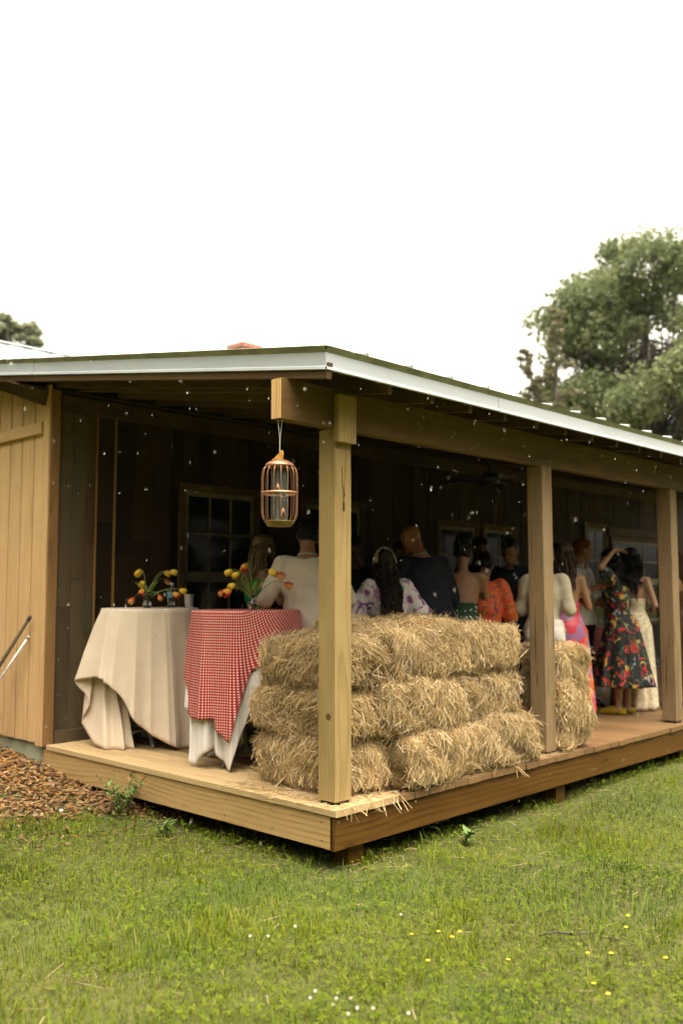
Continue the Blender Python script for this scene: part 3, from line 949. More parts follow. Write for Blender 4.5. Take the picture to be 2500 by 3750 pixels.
M['white_cloth'] = cloth_mat('white_cotton', (.80,.76,.72))
t = NT('red_gingham')
tc = t.n('TexCoord'); sp = t.n('SeparateXYZ'); t.l(tc.outputs['UV'], sp.inputs[0])
def stripe(ch):
    f = t.math('FRACT', t.math('DIVIDE', sp.outputs[ch], .0185))
    return t.ramp(f, [(0, 0), (.39, 0), (.45, 1), (.95, 1), (1, 0)])
a_, b_ = stripe(0), stripe(1)
s2 = t.math('MULTIPLY', t.math('ADD', a_, b_), .5)
t.col(t.ramp(s2, [(0, (.72,.58,.48)), (.5, (.38,.028,.028)), (1, (.28,.006,.010))]))
M['gingham'] = t.set(Roughness=.85)

T1 = (.637, 2.737)
T2 = (.66, 1.55)
cocktail_table(*T1, 'tall round table hidden under the long cream cloth', rot=R(63))
cocktail_table(*T2, 'tall round table hidden under red checks and white cloth', rot=R(20))
tablecloth('tablecloth', *T1, [
 (-178, 0, -.50, .01), (-150, -.26, -.43, .01), (-128, -.44, -.22, .01), (-112, -.30, .03, .005), (-103, -.10, .16, .004), (-98, -.02, .33, .004), (-94, -.11, .30, .004), (-90, -.13, .395, .004), (-85, -.24, .33, .004), (-81, -.29, .385, .012), (-77, -.40, .24, .03), (-72.5, -.545, .13, .19), (-69, -.44, .23, .33), (-65, -.47, .19, .42), (-61, -.555, .17, .52),
 (-47, -.37, .38, .565), (-34, -.27, .435, .545), (-22, -.19, .455, .475), (-9, -.07, .475, .335), (1, .02, .475, .21), (15, .13, .455, .125),
 (36, .33, .38, .012), (62, .47, .20, .006), (92, .50, 0, .008), (125, .40, -.29, .01), (152, .22, -.44, .01)],
 M['cream'], 'long cream linen cloth pooling on the boards, lifted at the front', folds=((11, .026, .3), (19, .012, 1.2)), group='tablecloths')
tablecloth('tablecloth', *T2, [
 (-178, 0, -.45, .3), (-140, -.30, -.34, .3), (-105, -.41, -.1, .25), (-84, -.415, .09, .40), (-72, -.40, .17, .36), (-62, -.385, .26, .04), (-57, -.35, .25, .015), (-49, -.31, .34, .07), (-40, -.215, .37, .13), (-34, -.20, .32, .14),
 (-27, -.175, .43, .11), (-18, -.12, .38, .07), (-10, -.06, .475, .012), (0, .0, .45, .21), (10, .06, .44, .36), (22, .15, .42, .60), (34, .25, .36, .68), (60, .37, .22, .66), (90, .43, 0, .5), (130, .34, -.3, .3)],
 M['white_cloth'], 'white cotton undercloth showing below the red checked cloth', r=.390, top=1.0875, folds=((9, .019, .8), (17, .009, .2)), group='tablecloths')
tablecloth('tablecloth', *T2, [
 (-178, 0, -.455, .45), (-140, -.31, -.345, .5), (-105, -.42, -.1, .62), (-80, -.425, .10, .60), (-66, -.405, .21, .42), (-56, -.375, .29, .34), (-40, -.26, .40, .352), (-28, -.19, .435, .355), (-24, -.175, .445, .285),
 (-16, -.12, .47, .25), (-8, -.06, .485, .21), (1, .01, .475, .47), (12, .085, .455, .68), (26, .2, .42, .75), (45, .32, .32, .80), (70, .41, .15, .82), (95, .435, -.04, .8), (130, .345, -.305, .6)],
 M['gingham'], 'red and white checked cloth hanging in a point over white', r=.398, top=1.0905, folds=((9, .020, .8), (17, .010, .2)), uvrot=R(-20), group='tablecloths')

# ------------------------------------------------------------------ things on the tables
def tulip_mat(name, a, b):
    t = NT(name); v = t.coord((1,1,1), rand=False, kind='Generated')
    sp = t.n('SeparateXYZ'); t.l(v, sp.inputs[0])
    n1 = t.noise(v, 5, 3)
    f = t.math('ADD', sp.outputs[2], t.math('MULTIPLY', t.math('SUBTRACT', n1, .5), .7))
    t.col(t.ramp(f, [(.25, a), (.75, b)]))
    return t.set(Roughness=.5, Subsurface_Weight=.0)
M['tul_y'] = tulip_mat('yellow_petal', (.72,.47,.025), (.78,.52,.03))
M['tul_r'] = tulip_mat('red_yellow_petal', (.42,.015,.008), (.72,.33,.03))
M['tul_o'] = tulip_mat('orange_petal', (.66,.34,.04), (.44,.06,.012))
M['stem'] = plain('tulip_stem', (.16,.23,.05), .5, var=.2)
def leafgeo(p0, p1, droop, wd):
    p0, p1 = Vector(p0), Vector(p1)
    d = (p1 - p0); sd = d.cross(Vector((0, 0, 1)));
    if sd.length < 1e-4: sd = Vector((1, 0, 0))
    sd.normalize()
    vs = []; n = 7
    for i in range(n + 1):
        t = i / n
        c = p0 + d * t + Vector((0, 0, droop * (4 * t * (1 - t)) ))
        w_ = wd * math.sin(math.pi * min(.97, (.12 + t * .86))) ** .8
        vs += [c - sd * w_, c + Vector((0, 0, -w_ * .35)), c + sd * w_]
    fs = []
    for i in range(n):
        for k in range(2): fs.append((i*3+k, i*3+k+1, (i+1)*3+k+1, (i+1)*3+k))
    return vs, fs
def bloom(dirv, size, openk):
    """six overlapping petals round an axis"""
    mb = MB()
    q = Vector(dirv).to_track_quat('Z', 'Y').to_matrix()
    for k in range(6):
        a0 = k * math.pi / 3; inner = k % 2
        vs = []
        nu, nv = 4, 6
        for j in range(nv + 1):
            t = j / nv
            rr = size * (.16 + .42 * math.sin(math.pi * (t * .80 + .05)) ** .8) * (1 - .08 * inner) + size * openk * t * t * .5
            half = .62 * math.sin(math.pi * min(.985, .10 + t * .88)) ** .6
            for i in range(nu + 1):
                a = a0 + half * (i / nu * 2 - 1)
                vs.append(q @ Vector((rr * math.cos(a), rr * math.sin(a), size * 1.5 * t)))
        fs = [(j*(nu+1)+i, j*(nu+1)+i+1, (j+1)*(nu+1)+i+1, (j+1)*(nu+1)+i) for j in range(nv) for i in range(nu)]
        mb.add(vs, fs)
    return mb
def tulip(base, head, mat, label, group, size=.042, openk=0.0, leaf=False, arch=.05, droopdir=None):
    base, head = Vector(base), Vector(head)
    size *= 1.12
    e = empty('tulip', base, label=label, cat='tulip', group=group)
    d = head - base
    hor = Vector((d.x, d.y, 0))
    c1 = Vector((hor.x * .1, hor.y * .1, max(.10, d.z * .6) + arch * .3))
    c2 = Vector((hor.x * .65, hor.y * .65, max(d.z, .0) + arch))
    pts = []
    for i in range(11):
        t = i / 10
        pts.append(c1 * (3 * t * (1-t)**2) + c2 * (3 * t * t * (1-t)) + d * t**3)
    MB().tube(pts, .0028, 6).build('stem', M['stem'], e, smooth=True)
    dr = (pts[-1] - pts[-2]).normalized()
    bl = bloom(dr, size, openk).build('bloom', mat, e, loc=pts[-1] - dr * .004, smooth=True)
    s = bl.modifiers.new('s', 'SOLIDIFY'); s.thickness = .0015
    if leaf:
        a = rnd.uniform(0, 6.28)
        lv, lf = leafgeo((0, 0, .05), (.12 * math.cos(a), .12 * math.sin(a), .20), .03, .016)
        MB().add(lv, lf).build('leaf', M['stem'], e, smooth=True)
    return e

def on_table(T, px, py, pxc, depth, b=0.0):
    """a point beside the table's axis from its sideways offset and height"""
    dd = depth - b
    a = (px - pxc) / 3388 * dd
    z = CAM.z + (2159 - py) / 3388 * dd * 1.0
    o = w_off(a, b)
    return Vector((T[0] + o.x, T[1] + o.y, z))
TOP = 1.0945
def vase(loc, prof, label, wh, name='flower_vase'):
    e = empty(name, loc, label=label, cat='vase')
    outer = prof; inner = [(max(.001, r - .003), z + (.004 if i == 0 else 0)) for i, (r, z) in enumerate(prof)]
    MB().lathe([(.001, 0)] + outer + inner[::-1] + [(.001, .004)], 24).build('glass', M['glass'], e, smooth=True)
    wr = [(max(.001, r - .0034), z + .0045) for r, z in prof if z < wh]
    MB().lathe([(.001, .0045)] + wr + [(.001, wr[-1][1])], 24).build('water', M['water_glass'], e, smooth=True)
    return e
# cream table
v1 = on_table(T1, 551, 2215, 557, 7.7, .06); v1.z = TOP
vase(v1, [(.034, 0), (.036, .01), (.038, .06), (.040, .10), (.045, .128)], 'straight clear glass vase of tulips on the cream table', .09)
v1b = v1 + Vector((0, 0, .012))
for (px, py, m_, sz, op, b), lab_ in zip(((520, 2090, 'tul_y', .046, 0, .0), (603, 2096, 'tul_y', .038, 0, -.05), (632, 2092, 'tul_y', .038, 0, .03), (539, 2130, 'tul_y', .036, 0, .10),
                             (668, 2160, 'tul_y', .040, 0, .05)), ['large yellow tulip standing tallest in the straight vase on the cream table', 'yellow tulip of the upright pair leaning away from the gable on the cream table', 'yellow tulip of the upright pair leaning away from the gable on the cream table', 'small yellow tulip low against the stems in the straight vase', 'yellow tulip bending over beside the water bottle and tin cup']):
    tulip(v1b, on_table(T1, px, py, 557, 7.7, b), M[m_], lab_, 'yellow tulips on the cream table', sz, op, True, arch=.04)
for (px, py, m_, sz, op, b), lab_ in zip(((540, 2158, 'tul_r', .036, .25, .13), (600, 2125, 'tul_o', .036, 0, -.12), (509, 2190, 'tul_o', .038, .05, .14), (600, 2180, 'tul_o', .034, 0, .14), (650, 2172, 'tul_r', .038, .3, .11)), ['open red and yellow tulip in front of the straight vase on the cream table', 'orange tulip half hidden behind the leaves in the straight vase', 'orange tulip drooping to the cream cloth on the side away from the bottle', 'orange tulip hanging low between the straight vase and the water bottle', 'open red tulip hanging in front of the water bottle']):
    tulip(v1b, on_table(T1, px, py, 557, 7.7, b), M[m_], lab_, 'red-flushed tulips on the cream table', sz, op, True, arch=.06)
bt = on_table(T1, 626, 2190, 557, 7.7, -.08); bt.z = TOP
e = empty('water_bottle', bt, label='clear plastic water bottle with a blue band beside the vase', cat='bottle')
MB().lathe([(.001, 0), (.030, 0), (.0325, .006), (.0325, .03), (.031, .034), (.0325, .038), (.0325, .075), (.0325, .135), (.028, .155), (.014, .178), (.0135, .19), (.001, .19)], 20).build('bottle_body', M['glass'], e, smooth=True)
MB().lathe([(.0331, .085), (.0331, .128)], 20).build('label_band', plain('blue_label', (.12,.28,.42), .4, var=.5, scale=40), e, smooth=True)
MB().lathe([(.001, .206), (.014, .206), (.0155, .204), (.0155, .188), (.0139, .1885)], 16).build('cap', M['cord'], e, smooth=True)
cu = on_table(T1, 700, 2190, 557, 7.7, .03); cu.z = TOP
e = empty('tin_cup', cu, label='silver tin cup on the cream table beside the red checks', cat='cup')
MB().lathe([(.001, 0), (.030, 0), (.0325, .004), (.0395, .105), (.042, .108), (.0415, .111), (.038, .108), (.031, .006), (.001, .005)], 24).build('cup_wall', M['tin'], e, smooth=True)
MB().lathe([(.0372, .070), (.0388, .072), (.0374, .076)], 24).build('rim_band', M['tin'], e, smooth=True)
# red table
v2 = on_table(T2, 926, 2180, 902, 6.86, .0); v2.z = TOP + .0015
vase(v2, [(.024, 0), (.036, .012), (.041, .032), (.036, .055), (.022, .075), (.019, .10), (.024, .135)], 'round-bellied clear glass vase of tulips on the red checked table', .06)
v2b = v2 + Vector((0, 0, .02))
for (px, py, m_, sz, op, b), lab_ in zip(((849, 2090, 'tul_y', .040, 0, .0), (875, 2098, 'tul_y', .038, 0, .05), (986, 2088, 'tul_y', .044, 0, .02), (863, 2140, 'tul_y', .040, 0, .1)), ['yellow tulip of the close pair in the round vase leaning towards the cream table', 'yellow tulip of the close pair in the round vase leaning towards the cream table', 'yellow tulip in the round vase leaning towards the cream jacket', 'yellow tulip hanging low beside the round vase on red checks']):
    tulip(v2b, on_table(T2, px, py, 902, 6.86, b), M[m_], lab_, 'yellow tulips on the checked table', sz, op, True, arch=.045)
for (px, py, m_, sz, op, b), lab_ in zip(((898, 2065, 'tul_r', .042, .2, -.03), (1016, 2100, 'tul_o', .042, .1, .02), (1040, 2136, 'tul_o', .042, .3, -.02), (849, 2160, 'tul_r', .042, .35, .12), (826, 2164, 'tul_o', .036, 0, .05)), ['red and yellow tulip standing tallest in the round vase on red checks', 'red tulip beside the cream jacket sleeve, upper of the two there', 'red tulip stretched out over the cream jacket, lower of the two there', 'open red and yellow tulip hanging low over the checked cloth', 'red tulip drooping from the round vase closest to the cream tablecloth']):
    tulip(v2b, on_table(T2, px, py, 902, 6.86, b), M[m_], lab_, 'red-flushed tulips on the checked table', sz, op, True, arch=.06)

# ------------------------------------------------------------------ bird feeder
FX, FY = -.334, .111
bf = empty('bird_feeder', (FX, FY, 1.596), label='copper cage bird feeder hanging by a cord from the beam end', cat='bird feeder')
def fz(z): return z - 1.596
MB().lathe([(.001, .374), (.038, .374), (.044, .370), (.059, .366), (.079, .352), (.085, .337), (.082, .335), (.001, .345)], 36).build('cap', M['copper'], bf, smooth=True)
MB().lathe([(.001, .0), (.064, .0), (.069, .004), (.085, .026), (.087, .030), (.082, .029), (.066, .010), (.001, .009)], 36).build('tray', M['brass'], bf, smooth=True)
MB().lathe([(.102, .180), (.1045, .180), (.1045, .194), (.102, .194), (.102, .180)], 36).build('band', M['copper'], bf, smooth=True)
for k in range(16):
    a = 2 * math.pi * (k + .3) / 16
    prof = [(.081, .338), (.092, .325), (.099, .300), (.1015, .27), (.1015, .12), (.1005, .075), (.095, .05), (.081, .029)]
    MB().tube([(r * math.cos(a), r * math.sin(a), z) for r, z in prof], .0019, 6).build('cage_bar', M['copper'], bf, smooth=True)
MB().lathe([(.048, .010), (.048, .345)], 28).build('seed_tube', M['tube'], bf, smooth=True)
MB().lathe([(.001, .011), (.045, .011), (.045, .034), (.03, .046), (.001, .05)], 20).build('seed', plain('bird_seed', (.13,.09,.045), .8, var=.6, scale=160), bf, smooth=True)
for a, z in ((R(215), .20), (R(250), .065), (R(30), .19)):
    cxp, cyp = .049 * math.cos(a), .049 * math.sin(a)
    nrm = Vector((math.cos(a), math.sin(a), 0)); tg = Vector((-math.sin(a), math.cos(a), 0))
    vs = []; nn = 20
    for rr, oo in ((1.0, .004), (.55, .010)):
        for i in range(nn):
            th = 2 * math.pi * i / nn
            hgt = math.cos(th) * .030 * (1.25 if math.cos(th) > 0 else .8) * rr
            wdt = math.sin(th) * .014 * (1 - .35 * max(0, math.cos(th))) * rr
            vs.append(Vector((cxp, cyp, z)) + tg * wdt + Vector((0, 0, hgt - .006 * (1 - rr))) + nrm * oo)
    fs = [(i, (i+1) % nn, nn + (i+1) % nn, nn + i) for i in range(nn)]
    pt = MB().add(vs, fs).build('feeding_port', M['copper'], bf, smooth=True)
    MB().add(vs[nn:], [tuple(range(nn))]).build('port_hole', M['dark_in'], bf)
    MB().tube([Vector((cxp, cyp, z - .032)) + nrm * .0, Vector((cxp, cyp, z - .034)) + nrm * .036, Vector((cxp, cyp, z - .028)) + nrm * .04], .002, 6).build('perch', M['steel'], bf, smooth=True)
# flat sheet-metal bird on the cap
out = [(-.046, .377), (-.030, .386), (-.018, .402), (-.006, .412), (.002, .428), (.012, .433), (.020, .426), (.0225, .414), (.019, .400), (.021, .375), (-.016, .375), (-.022, .383), (-.034, .376)]
vs = [VIEW_R * x_ + Vector((0, 0, z_)) - VIEW_F * .002 for x_, z_ in out] + [VIEW_R * x_ + Vector((0, 0, z_)) + VIEW_F * .002 for x_, z_ in out]
nn = len(out)
MB().add(vs, [tuple(range(nn)), tuple(range(2*nn-1, nn-1, -1))] + [(i, nn+i, nn+(i+1) % nn, (i+1) % nn) for i in range(nn)]).build('bird_finial', plain('rusty_bird', (.42,.20,.03), .6, .2, var=.4, scale=30), bf)
hz = 2.203 - 1.596
MB().tube([(0, 0, .425), (0, 0, .50)], .0022, 6).tube([(0, 0, .495), (-.012, .006, hz)], .0014, 5).tube([(0, 0, .495), (.012, -.006, hz)], .0014, 5).build('hanging_cord', M['cord'], bf)

# ------------------------------------------------------------------ poles leaning on the gable
def pole(name, p0, p1, r, mat, label, extra=None):
    e = empty(name, p0, label=label, cat='pole')
    d = Vector(p1) - Vector(p0)
    MB().tube([Vector((0,0,0)), d * .5, d], [r, r * 1.02, r * .96], 10).build('shaft', mat, e, smooth=True)
    dn = d.normalized()
    MB().tube([d - dn * .03, d + dn * .004], [r * 1.12, r * 1.05], 10).build('tip_cap', mat, e, smooth=True)
    return e
def gzf(x, y): return float(ground_z(x, y))
pole('wooden_pole', (-.34, 4.25, gzf(-.34, 4.25)), (-.045, 3.455, 1.02), .016, M['grey_plank'], 'weathered wooden pole leaning against the pale gable boards')
pole('metal_pole', (-.40, 4.05, gzf(-.40, 4.05)), (-.04, 3.475, .86), .009, M['tin'], 'thin bare metal pole leaning in front of the wooden pole')

# ------------------------------------------------------------------ ceiling fan and lamp
fan = empty('ceiling_fan', (4.1, 1.75, 2.32), label='dark ceiling fan under the porch rafters above the guests', cat='ceiling fan')
MB().lathe([(.001, .13), (.09, .125), (.11, .08), (.10, .02), (.05, .0), (.001, 0)], 20).build('motor', M['black'], fan, smooth=True)
MB().tube([(0, 0, .12), (0, 0, z_raf(1.75) - 2.31)], .014, 8).build('rod', M['black'], fan)
for k in range(5):
    b = MB().box((.12, -.06, .055), (.58, .06, .063)).build('blade', M['black'], fan, rot=(R(8), 0, k * 2 * math.pi / 5 + .4))
    b.rotation_mode = 'XYZ'
lamp = empty('hanging_lamp', (4.66, 1.0, 2.44), label='small amber lamp bulb glowing just under the porch beam', cat='lamp')
t = NT('amber_bulb'); t.col((.9,.35,.08)); t.set(Emission_Strength=.7); t.b.inputs['Emission Color'].default_value = (1, .35, .08, 1)
MB().ball((0, 0, 0), (.02, .02, .026)).build('bulb', t.m, lamp, smooth=True)
MB().tube([(0, 0, .03), (0, 0, .075)], .014, 10).tube([(0, 0, .07), (0, 0, z_raf(1.0) - 2.40)], .003, 6).build('socket', M['black'], lamp)

# ------------------------------------------------------------------ grass, clover, mulch
def mulch_mask(x, y):
    """1 inside the wood-chip bed along the gable"""
    edge = 2.12 + .22 * (vnoise(x, x * .3, 1.3, 5) - .5) + .16 * (vnoise(x, y, 4, 6) - .5) - .55 * sstep(-.35, .25, x) + .12 * sstep(-.8, -1.8, x)
    return sstep(edge - .10, edge + .12, y)

def in_deck(x, y, m=.0): return (x > .02 - m) & (y > .02 - m)

camxy = np.array([CAM.x, CAM.y])
def scatter(n, x0, x1, y0, y1, power=1.0, dmin=2.0):
    x = rng.uniform(x0, x1, n); y = rng.uniform(y0, y1, n)
    d = np.hypot(x - camxy[0], y - camxy[1])
    # stay in the wedge of ground the view (and a step to either side) takes in
    fx = (x - camxy[0]) * VIEW_F.x + (y - camxy[1]) * VIEW_F.y
    rx = (x - camxy[0]) * VIEW_R.x + (y - camxy[1]) * VIEW_R.y
    ok = (fx > 1.7) & (np.abs(rx) < fx * .52 + 1.0)
    ok &= rng.random(n) < np.clip((3.2 / np.maximum(d, .1)) ** power, 0, 1)
    return x[ok], y[ok], d[ok]

def grow_grass():
    x, y, d = scatter(1400000, -4.2, 13, -6.5, 3.2, 1.25)
    mm = mulch_mask(x, y)
    keep = ~in_deck(x, y, -.25) & (rng.random(len(x)) > mm * 1.3)
    bare = vnoise(x, y, 1.5, 8) * .6 + vnoise(x, y, 5, 9) * .4
    edge_strip = np.exp(-(np.minimum(np.where(x > 0, -y, 9), np.where(y > 0, -x, 9)) / .22) ** 2)   # thin by the deck
    keep &= rng.random(len(x)) > np.clip((bare - .62) * 3.2, 0, .85)
    keep &= rng.random(len(x)) > edge_strip * .8
    x, y, d = x[keep], y[keep], d[keep]
    n = len(x)
    lush = vnoise(x, y, .8, 21) * .6 + vnoise(x, y, 2.4, 22) * .4
    tuft = sstep(.62, .8, vnoise(x, y, 3.3, 23))
    L = rng.gamma(4, .0082, n) * (.6 + .8 * lush) * (1 + .9 * tuft)
    ang = rng.uniform(0, 2*np.pi, n) 
    leanamt = np.clip(rng.normal(.62, .3, n), .05, 1.3)
    vec = np.stack([np.cos(ang)*np.sin(leanamt), np.sin(ang)*np.sin(leanamt), np.cos(leanamt)], 1) * L[:, None]
    bend = np.zeros((n, 3)); bend[:, 2] = L * rng.uniform(.05, .22, n)
    root = np.stack([x, y, ground_z(x, y) - .004], 1)
    side = unit(np.stack([-np.sin(ang), np.cos(ang), rng.normal(0, .25, n)], 1))
    wd = rng.uniform(.0010, .0022, n) * (1 + .10 * np.maximum(d - 3, 0))
    vs, fs, k = strips(root, vec, bend, wd, side)
    pal = np.array([(.165,.205,.012), (.22,.24,.018), (.115,.165,.010), (.27,.26,.035), (.30,.25,.09), (.08,.12,.010)])
    pr = np.array([.30, .24, .20, .14, .06, .06])
    ci = rng.choice(6, n, p=pr)
    c = pal[ci] * rng.uniform(.75, 1.25, (n, 1))
    yel = np.clip((vnoise(x, y, .55, 30) - .35) * 1.6, 0, 1)[:, None]
    near = np.clip((4.2 - d) / 2.0, 0, 1)[:, None]
    c = c * (1 - .0 * yel) + np.array([.045, .03, .0]) * (yel * .6 + near * .5)
    patch = vnoise(x, y, 1.0, 61) * .5 + vnoise(x, y, 2.9, 62) * .35 + vnoise(x, y, 8, 63) * .15
    c = c * (.48 + 1.0 * patch)[:, None]
    dk = sstep(.5, .75, vnoise(x, y, 1.7, 64))[:, None]
    c = c * (1 - dk * np.array([.42, .18, .1]))
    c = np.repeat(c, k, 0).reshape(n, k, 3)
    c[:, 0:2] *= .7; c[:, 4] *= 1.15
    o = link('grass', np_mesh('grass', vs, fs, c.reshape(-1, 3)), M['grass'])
    tag(o, 'uneven green lawn grass in front of the porch', 'grass', kind='stuff')
    # coarse long blades in tufts
    x, y, d = scatter(26000, -4.2, 12, -6, 2.6, 1.0)
    kp = (vnoise(x, y, 2.2, 41) > .60) & ~in_deck(x, y, .0) & (mulch_mask(x, y) < .6)
    x, y = x[kp], y[kp]; n = len(x)
    ang = vnoise(x, y, 2, 44) * 9 + rng.normal(0, .9, n); L = rng.uniform(.08, .20, n)
    ln = rng.uniform(.5, 1.25, n)
    vec = np.stack([np.cos(ang)*np.sin(ln), np.sin(ang)*np.sin(ln), np.cos(ln)], 1) * L[:, None]
    bend = np.zeros((n, 3)); bend[:, 2] = L * .22
    root = np.stack([x, y, ground_z(x, y) - .003], 1)
    vs, fs, k = strips(root, vec, bend, rng.uniform(.0018, .0038, n), unit(np.stack([-np.sin(ang), np.cos(ang), rng.normal(0, .3, n)], 1)))
    c = np.array([(.14,.185,.02)]) * rng.uniform(.7, 1.35, (n, 1))
    o = link('long_grass', np_mesh('long_grass', vs, fs, np.repeat(c, k, 0)), M['grass'])
    tag(o, 'longer coarse grass tufts standing out of the lawn', 'grass', kind='stuff')
    # clover and chickweed: small round leaflets in threes
    x, y, d = scatter(290000, -4.2, 11, -6, 2.6, 1.3)
    pt = vnoise(x, y, 1.1, 51) * .55 + vnoise(x, y, 3.5, 52) * .45
    kp = (pt > .46) & ~in_deck(x, y, -.05) & (mulch_mask(x, y) < .5)
    x, y, pt = x[kp], y[kp], pt[kp]; n = len(x)
    h = rng.uniform(.02, .075, n)
    cen = np.stack([x, y, ground_z(x, y) + h], 1)
    a0 = rng.uniform(0, 2*np.pi, n); sz = rng.uniform(.0032, .0072, n)
    tilt = rng.normal(0, .35, (n, 2))
    V = []
    for q in range(3):
        a = a0 + q * 2.094
        dx = np.stack([np.cos(a), np.sin(a), np.zeros(n)], 1); px = np.stack([-np.sin(a), np.cos(a), np.zeros(n)], 1)
        dx[:, 2] = tilt[:, 0]*np.cos(a) + tilt[:, 1]*np.sin(a) + .1; px[:, 2] = -tilt[:, 0]*np.sin(a) + tilt[:, 1]*np.cos(a)
        s = sz[:, None]
        V.append(np.stack([cen, cen + dx*s*1.1 - px*s*.75, cen + dx*s*2.0, cen + dx*s*1.1 + px*s*.75], 1))
    vs = np.concatenate(V, 0).reshape(-1, 3)
    fs = [(np.arange(3*n)*4)[:, None] + np.array([[0,1,2,3]])]
    c = np.array([(.165,.205,.016), (.21,.235,.022), (.125,.165,.013)])[rng.integers(0, 3, n)] * rng.uniform(.8, 1.25, (n, 1))
    c = np.repeat(np.tile(c, (3, 1)), 4, 0)
    o = link('clover', np_mesh('clover', vs, fs, c), M['grass'])
    tag(o, 'low clover and chickweed patches among the lawn grass', 'clover', kind='stuff')
    # dead thatch lying in the turf
    x, y, d = scatter(60000, -4.2, 12, -6, 2.6, 1.0)
    near_deck = np.minimum(np.where(x > 0, -y, 9), np.where(y > 0, -x, 9))
    kp = ((rng.random(len(x)) < .07) | (near_deck < .28 * rng.random(len(x)) + .05)) & ~in_deck(x, y, -.4) & (mulch_mask(x, y) < .9)
    x, y = x[kp], y[kp]; n = len(x)
    ang = rng.uniform(0, 2*np.pi, n); L = rng.uniform(.03, .12, n)
    root = np.stack([x, y, ground_z(x, y) + rng.uniform(.004, .03, n)], 1)
    vec = np.stack([np.cos(ang), np.sin(ang), rng.normal(0, .12, n)], 1) * L[:, None]
    vs, fs, k = strips(root, vec, rng.normal(0, .004, (n, 3)), rng.uniform(.0009, .002, n), unit(np.stack([-np.sin(ang), np.cos(ang), rng.normal(0, .5, n)], 1)), False)
    o = link('dry_thatch', np_mesh('dry_thatch', vs, fs, straw_cols(n, k, gain=.62)), M['straw'])
    tag(o, 'dry straw and dead grass lying in the turf by the porch', 'straw', kind='stuff')
grow_grass()

def lay_mulch():
    n = 30000
    x = rng.uniform(-3.4, .35, n); y = rng.uniform(1.2, 6.2, n)
    fx = (x - camxy[0]) * VIEW_F.x + (y - camxy[1]) * VIEW_F.y; rx = (x - camxy[0]) * VIEW_R.x + (y - camxy[1]) * VIEW_R.y
    mm = mulch_mask(x, y)
    kp = (rng.random(n) < mm + .06 * (y > 1.6)) & (rx > -fx * .62 - .4) & ~((x > .02) & (y > 3.25))
    x, y = x[kp], y[kp]; n = len(x)
    L = rng.gamma(3, .0115, n) + .009; W = rng.uniform(.004, .0125, n); T = rng.uniform(.0012, .004, n)
    a = rng.normal(-.8, .9, n); tl = rng.normal(0, .28, n); rl = rng.normal(0, .45, n)
    dx = np.stack([np.cos(a)*np.cos(tl), np.sin(a)*np.cos(tl), np.sin(tl)], 1)
    sy = unit(np.stack([-np.sin(a), np.cos(a), rl], 1)); up = np.cross(dx, sy)
    c0 = np.stack([x, y, ground_z(x, y) + rng.uniform(.0, .045, n)], 1)
    cs = []
    for sx_, sy_, sz_ in ((-1,-1,-1),(1,-.6,-1),(1,.6,-1),(-1,1,-1),(-1,-1,1),(1,-.6,1),(1,.6,1),(-1,1,1)):
        cs.append(c0 + dx*(L*sx_*.5)[:, None] + sy*(W*sy_)[:, None] + up*(T*sz_)[:, None])
    vs = np.stack(cs, 1).reshape(-1, 3)
    b = (np.arange(n)*8)[:, None]
    fs = [np.concatenate([b + np.array([q]) for q in ([4,5,6,7],[0,1,5,4],[1,2,6,5],[2,3,7,6],[3,0,4,7])])]
    pal = np.array([(.34,.20,.085), (.25,.12,.035), (.42,.28,.14), (.15,.07,.022), (.08,.042,.018), (.50,.36,.21), (.36,.16,.03)])
    wet = np.clip((2.9 - y) * 1.1 + .25, 0, 1)
    c = pal[rng.choice(7, n, p=[.22,.2,.16,.15,.1,.07,.10])] * rng.uniform(.6, 1.0, (n, 1)) * [1, .93, .85]
    c = c * (1 - .3 * wet[:, None])
    o = link('mulch', np_mesh('mulch', vs, fs, np.repeat(c, 8, 0)), M['chip'])
    tag(o, 'brown and orange wood chip mulch along the gable wall', 'mulch', kind='stuff')
lay_mulch()

# small flowers one can count
def clover_flower(x, y, white, h, label, group):
    z = gzf(x, y)
    e = empty('clover_flower' if white else 'yellow_flower', (x, y, z), rnd.uniform(0, 6), label, 'flower', group)
    MB().tube([(0, 0, 0), (.004, .002, h * .5), (.006, .0, h)], .0013, 5).build('stem', M['stem'], e)
    mb = MB()
    if white:
        for k in range(26):
            th = math.acos(1 - 1.75 * (k + .5) / 26); ph = k * 2.4
            d = Vector((math.sin(th)*math.cos(ph), math.sin(th)*math.sin(ph), math.cos(th)))
            mb.capsule(d * .002, .0013, d * .0056, .0015, 5)
    else:
        for k in range(5):
            a = k * 1.2566
            mb.ball((.006 * math.cos(a), .006 * math.sin(a), 0), (.0048, .0048, .002), 8, 5)
        mb.ball((0, 0, .002), .0025, 8, 5)
    mb.build('flower_head', M['petal_w'] if white else M['petal_y'], e, loc=(.006, 0, h), smooth=True)
M['petal_w'] = plain('white_clover', (.62,.58,.48), .6)
M['petal_y'] = plain('yellow_petals', (.75,.55,.03), .5)
def gpt(px, py):
    """ground point for a spot in the lawn"""
    d = (fwd + VIEW_R * ((px - 1250) / 3388) + (VIEW_R.cross(fwd)) * ((1875 - py) / 3388))
    t_ = (-.33 - CAM.z) / d.z
    p = CAM + d * t_
    return p.x, p.y
for (px, py) in ((918, 3452), (982, 3445), (1078, 3413), (1467, 3372), (1148, 3640), (1138, 3675), (1228, 3680), (1240, 3655), (1285, 3678), (1310, 3735), (1280, 3742), (1370, 3738), (1215, 3700), (1490, 3742)):
    x_, y_ = gpt(px, py)
    clover_flower(x_, y_, True, rnd.uniform(.05, .085), 'round white clover head standing in the lawn', 'white clover heads in the lawn')
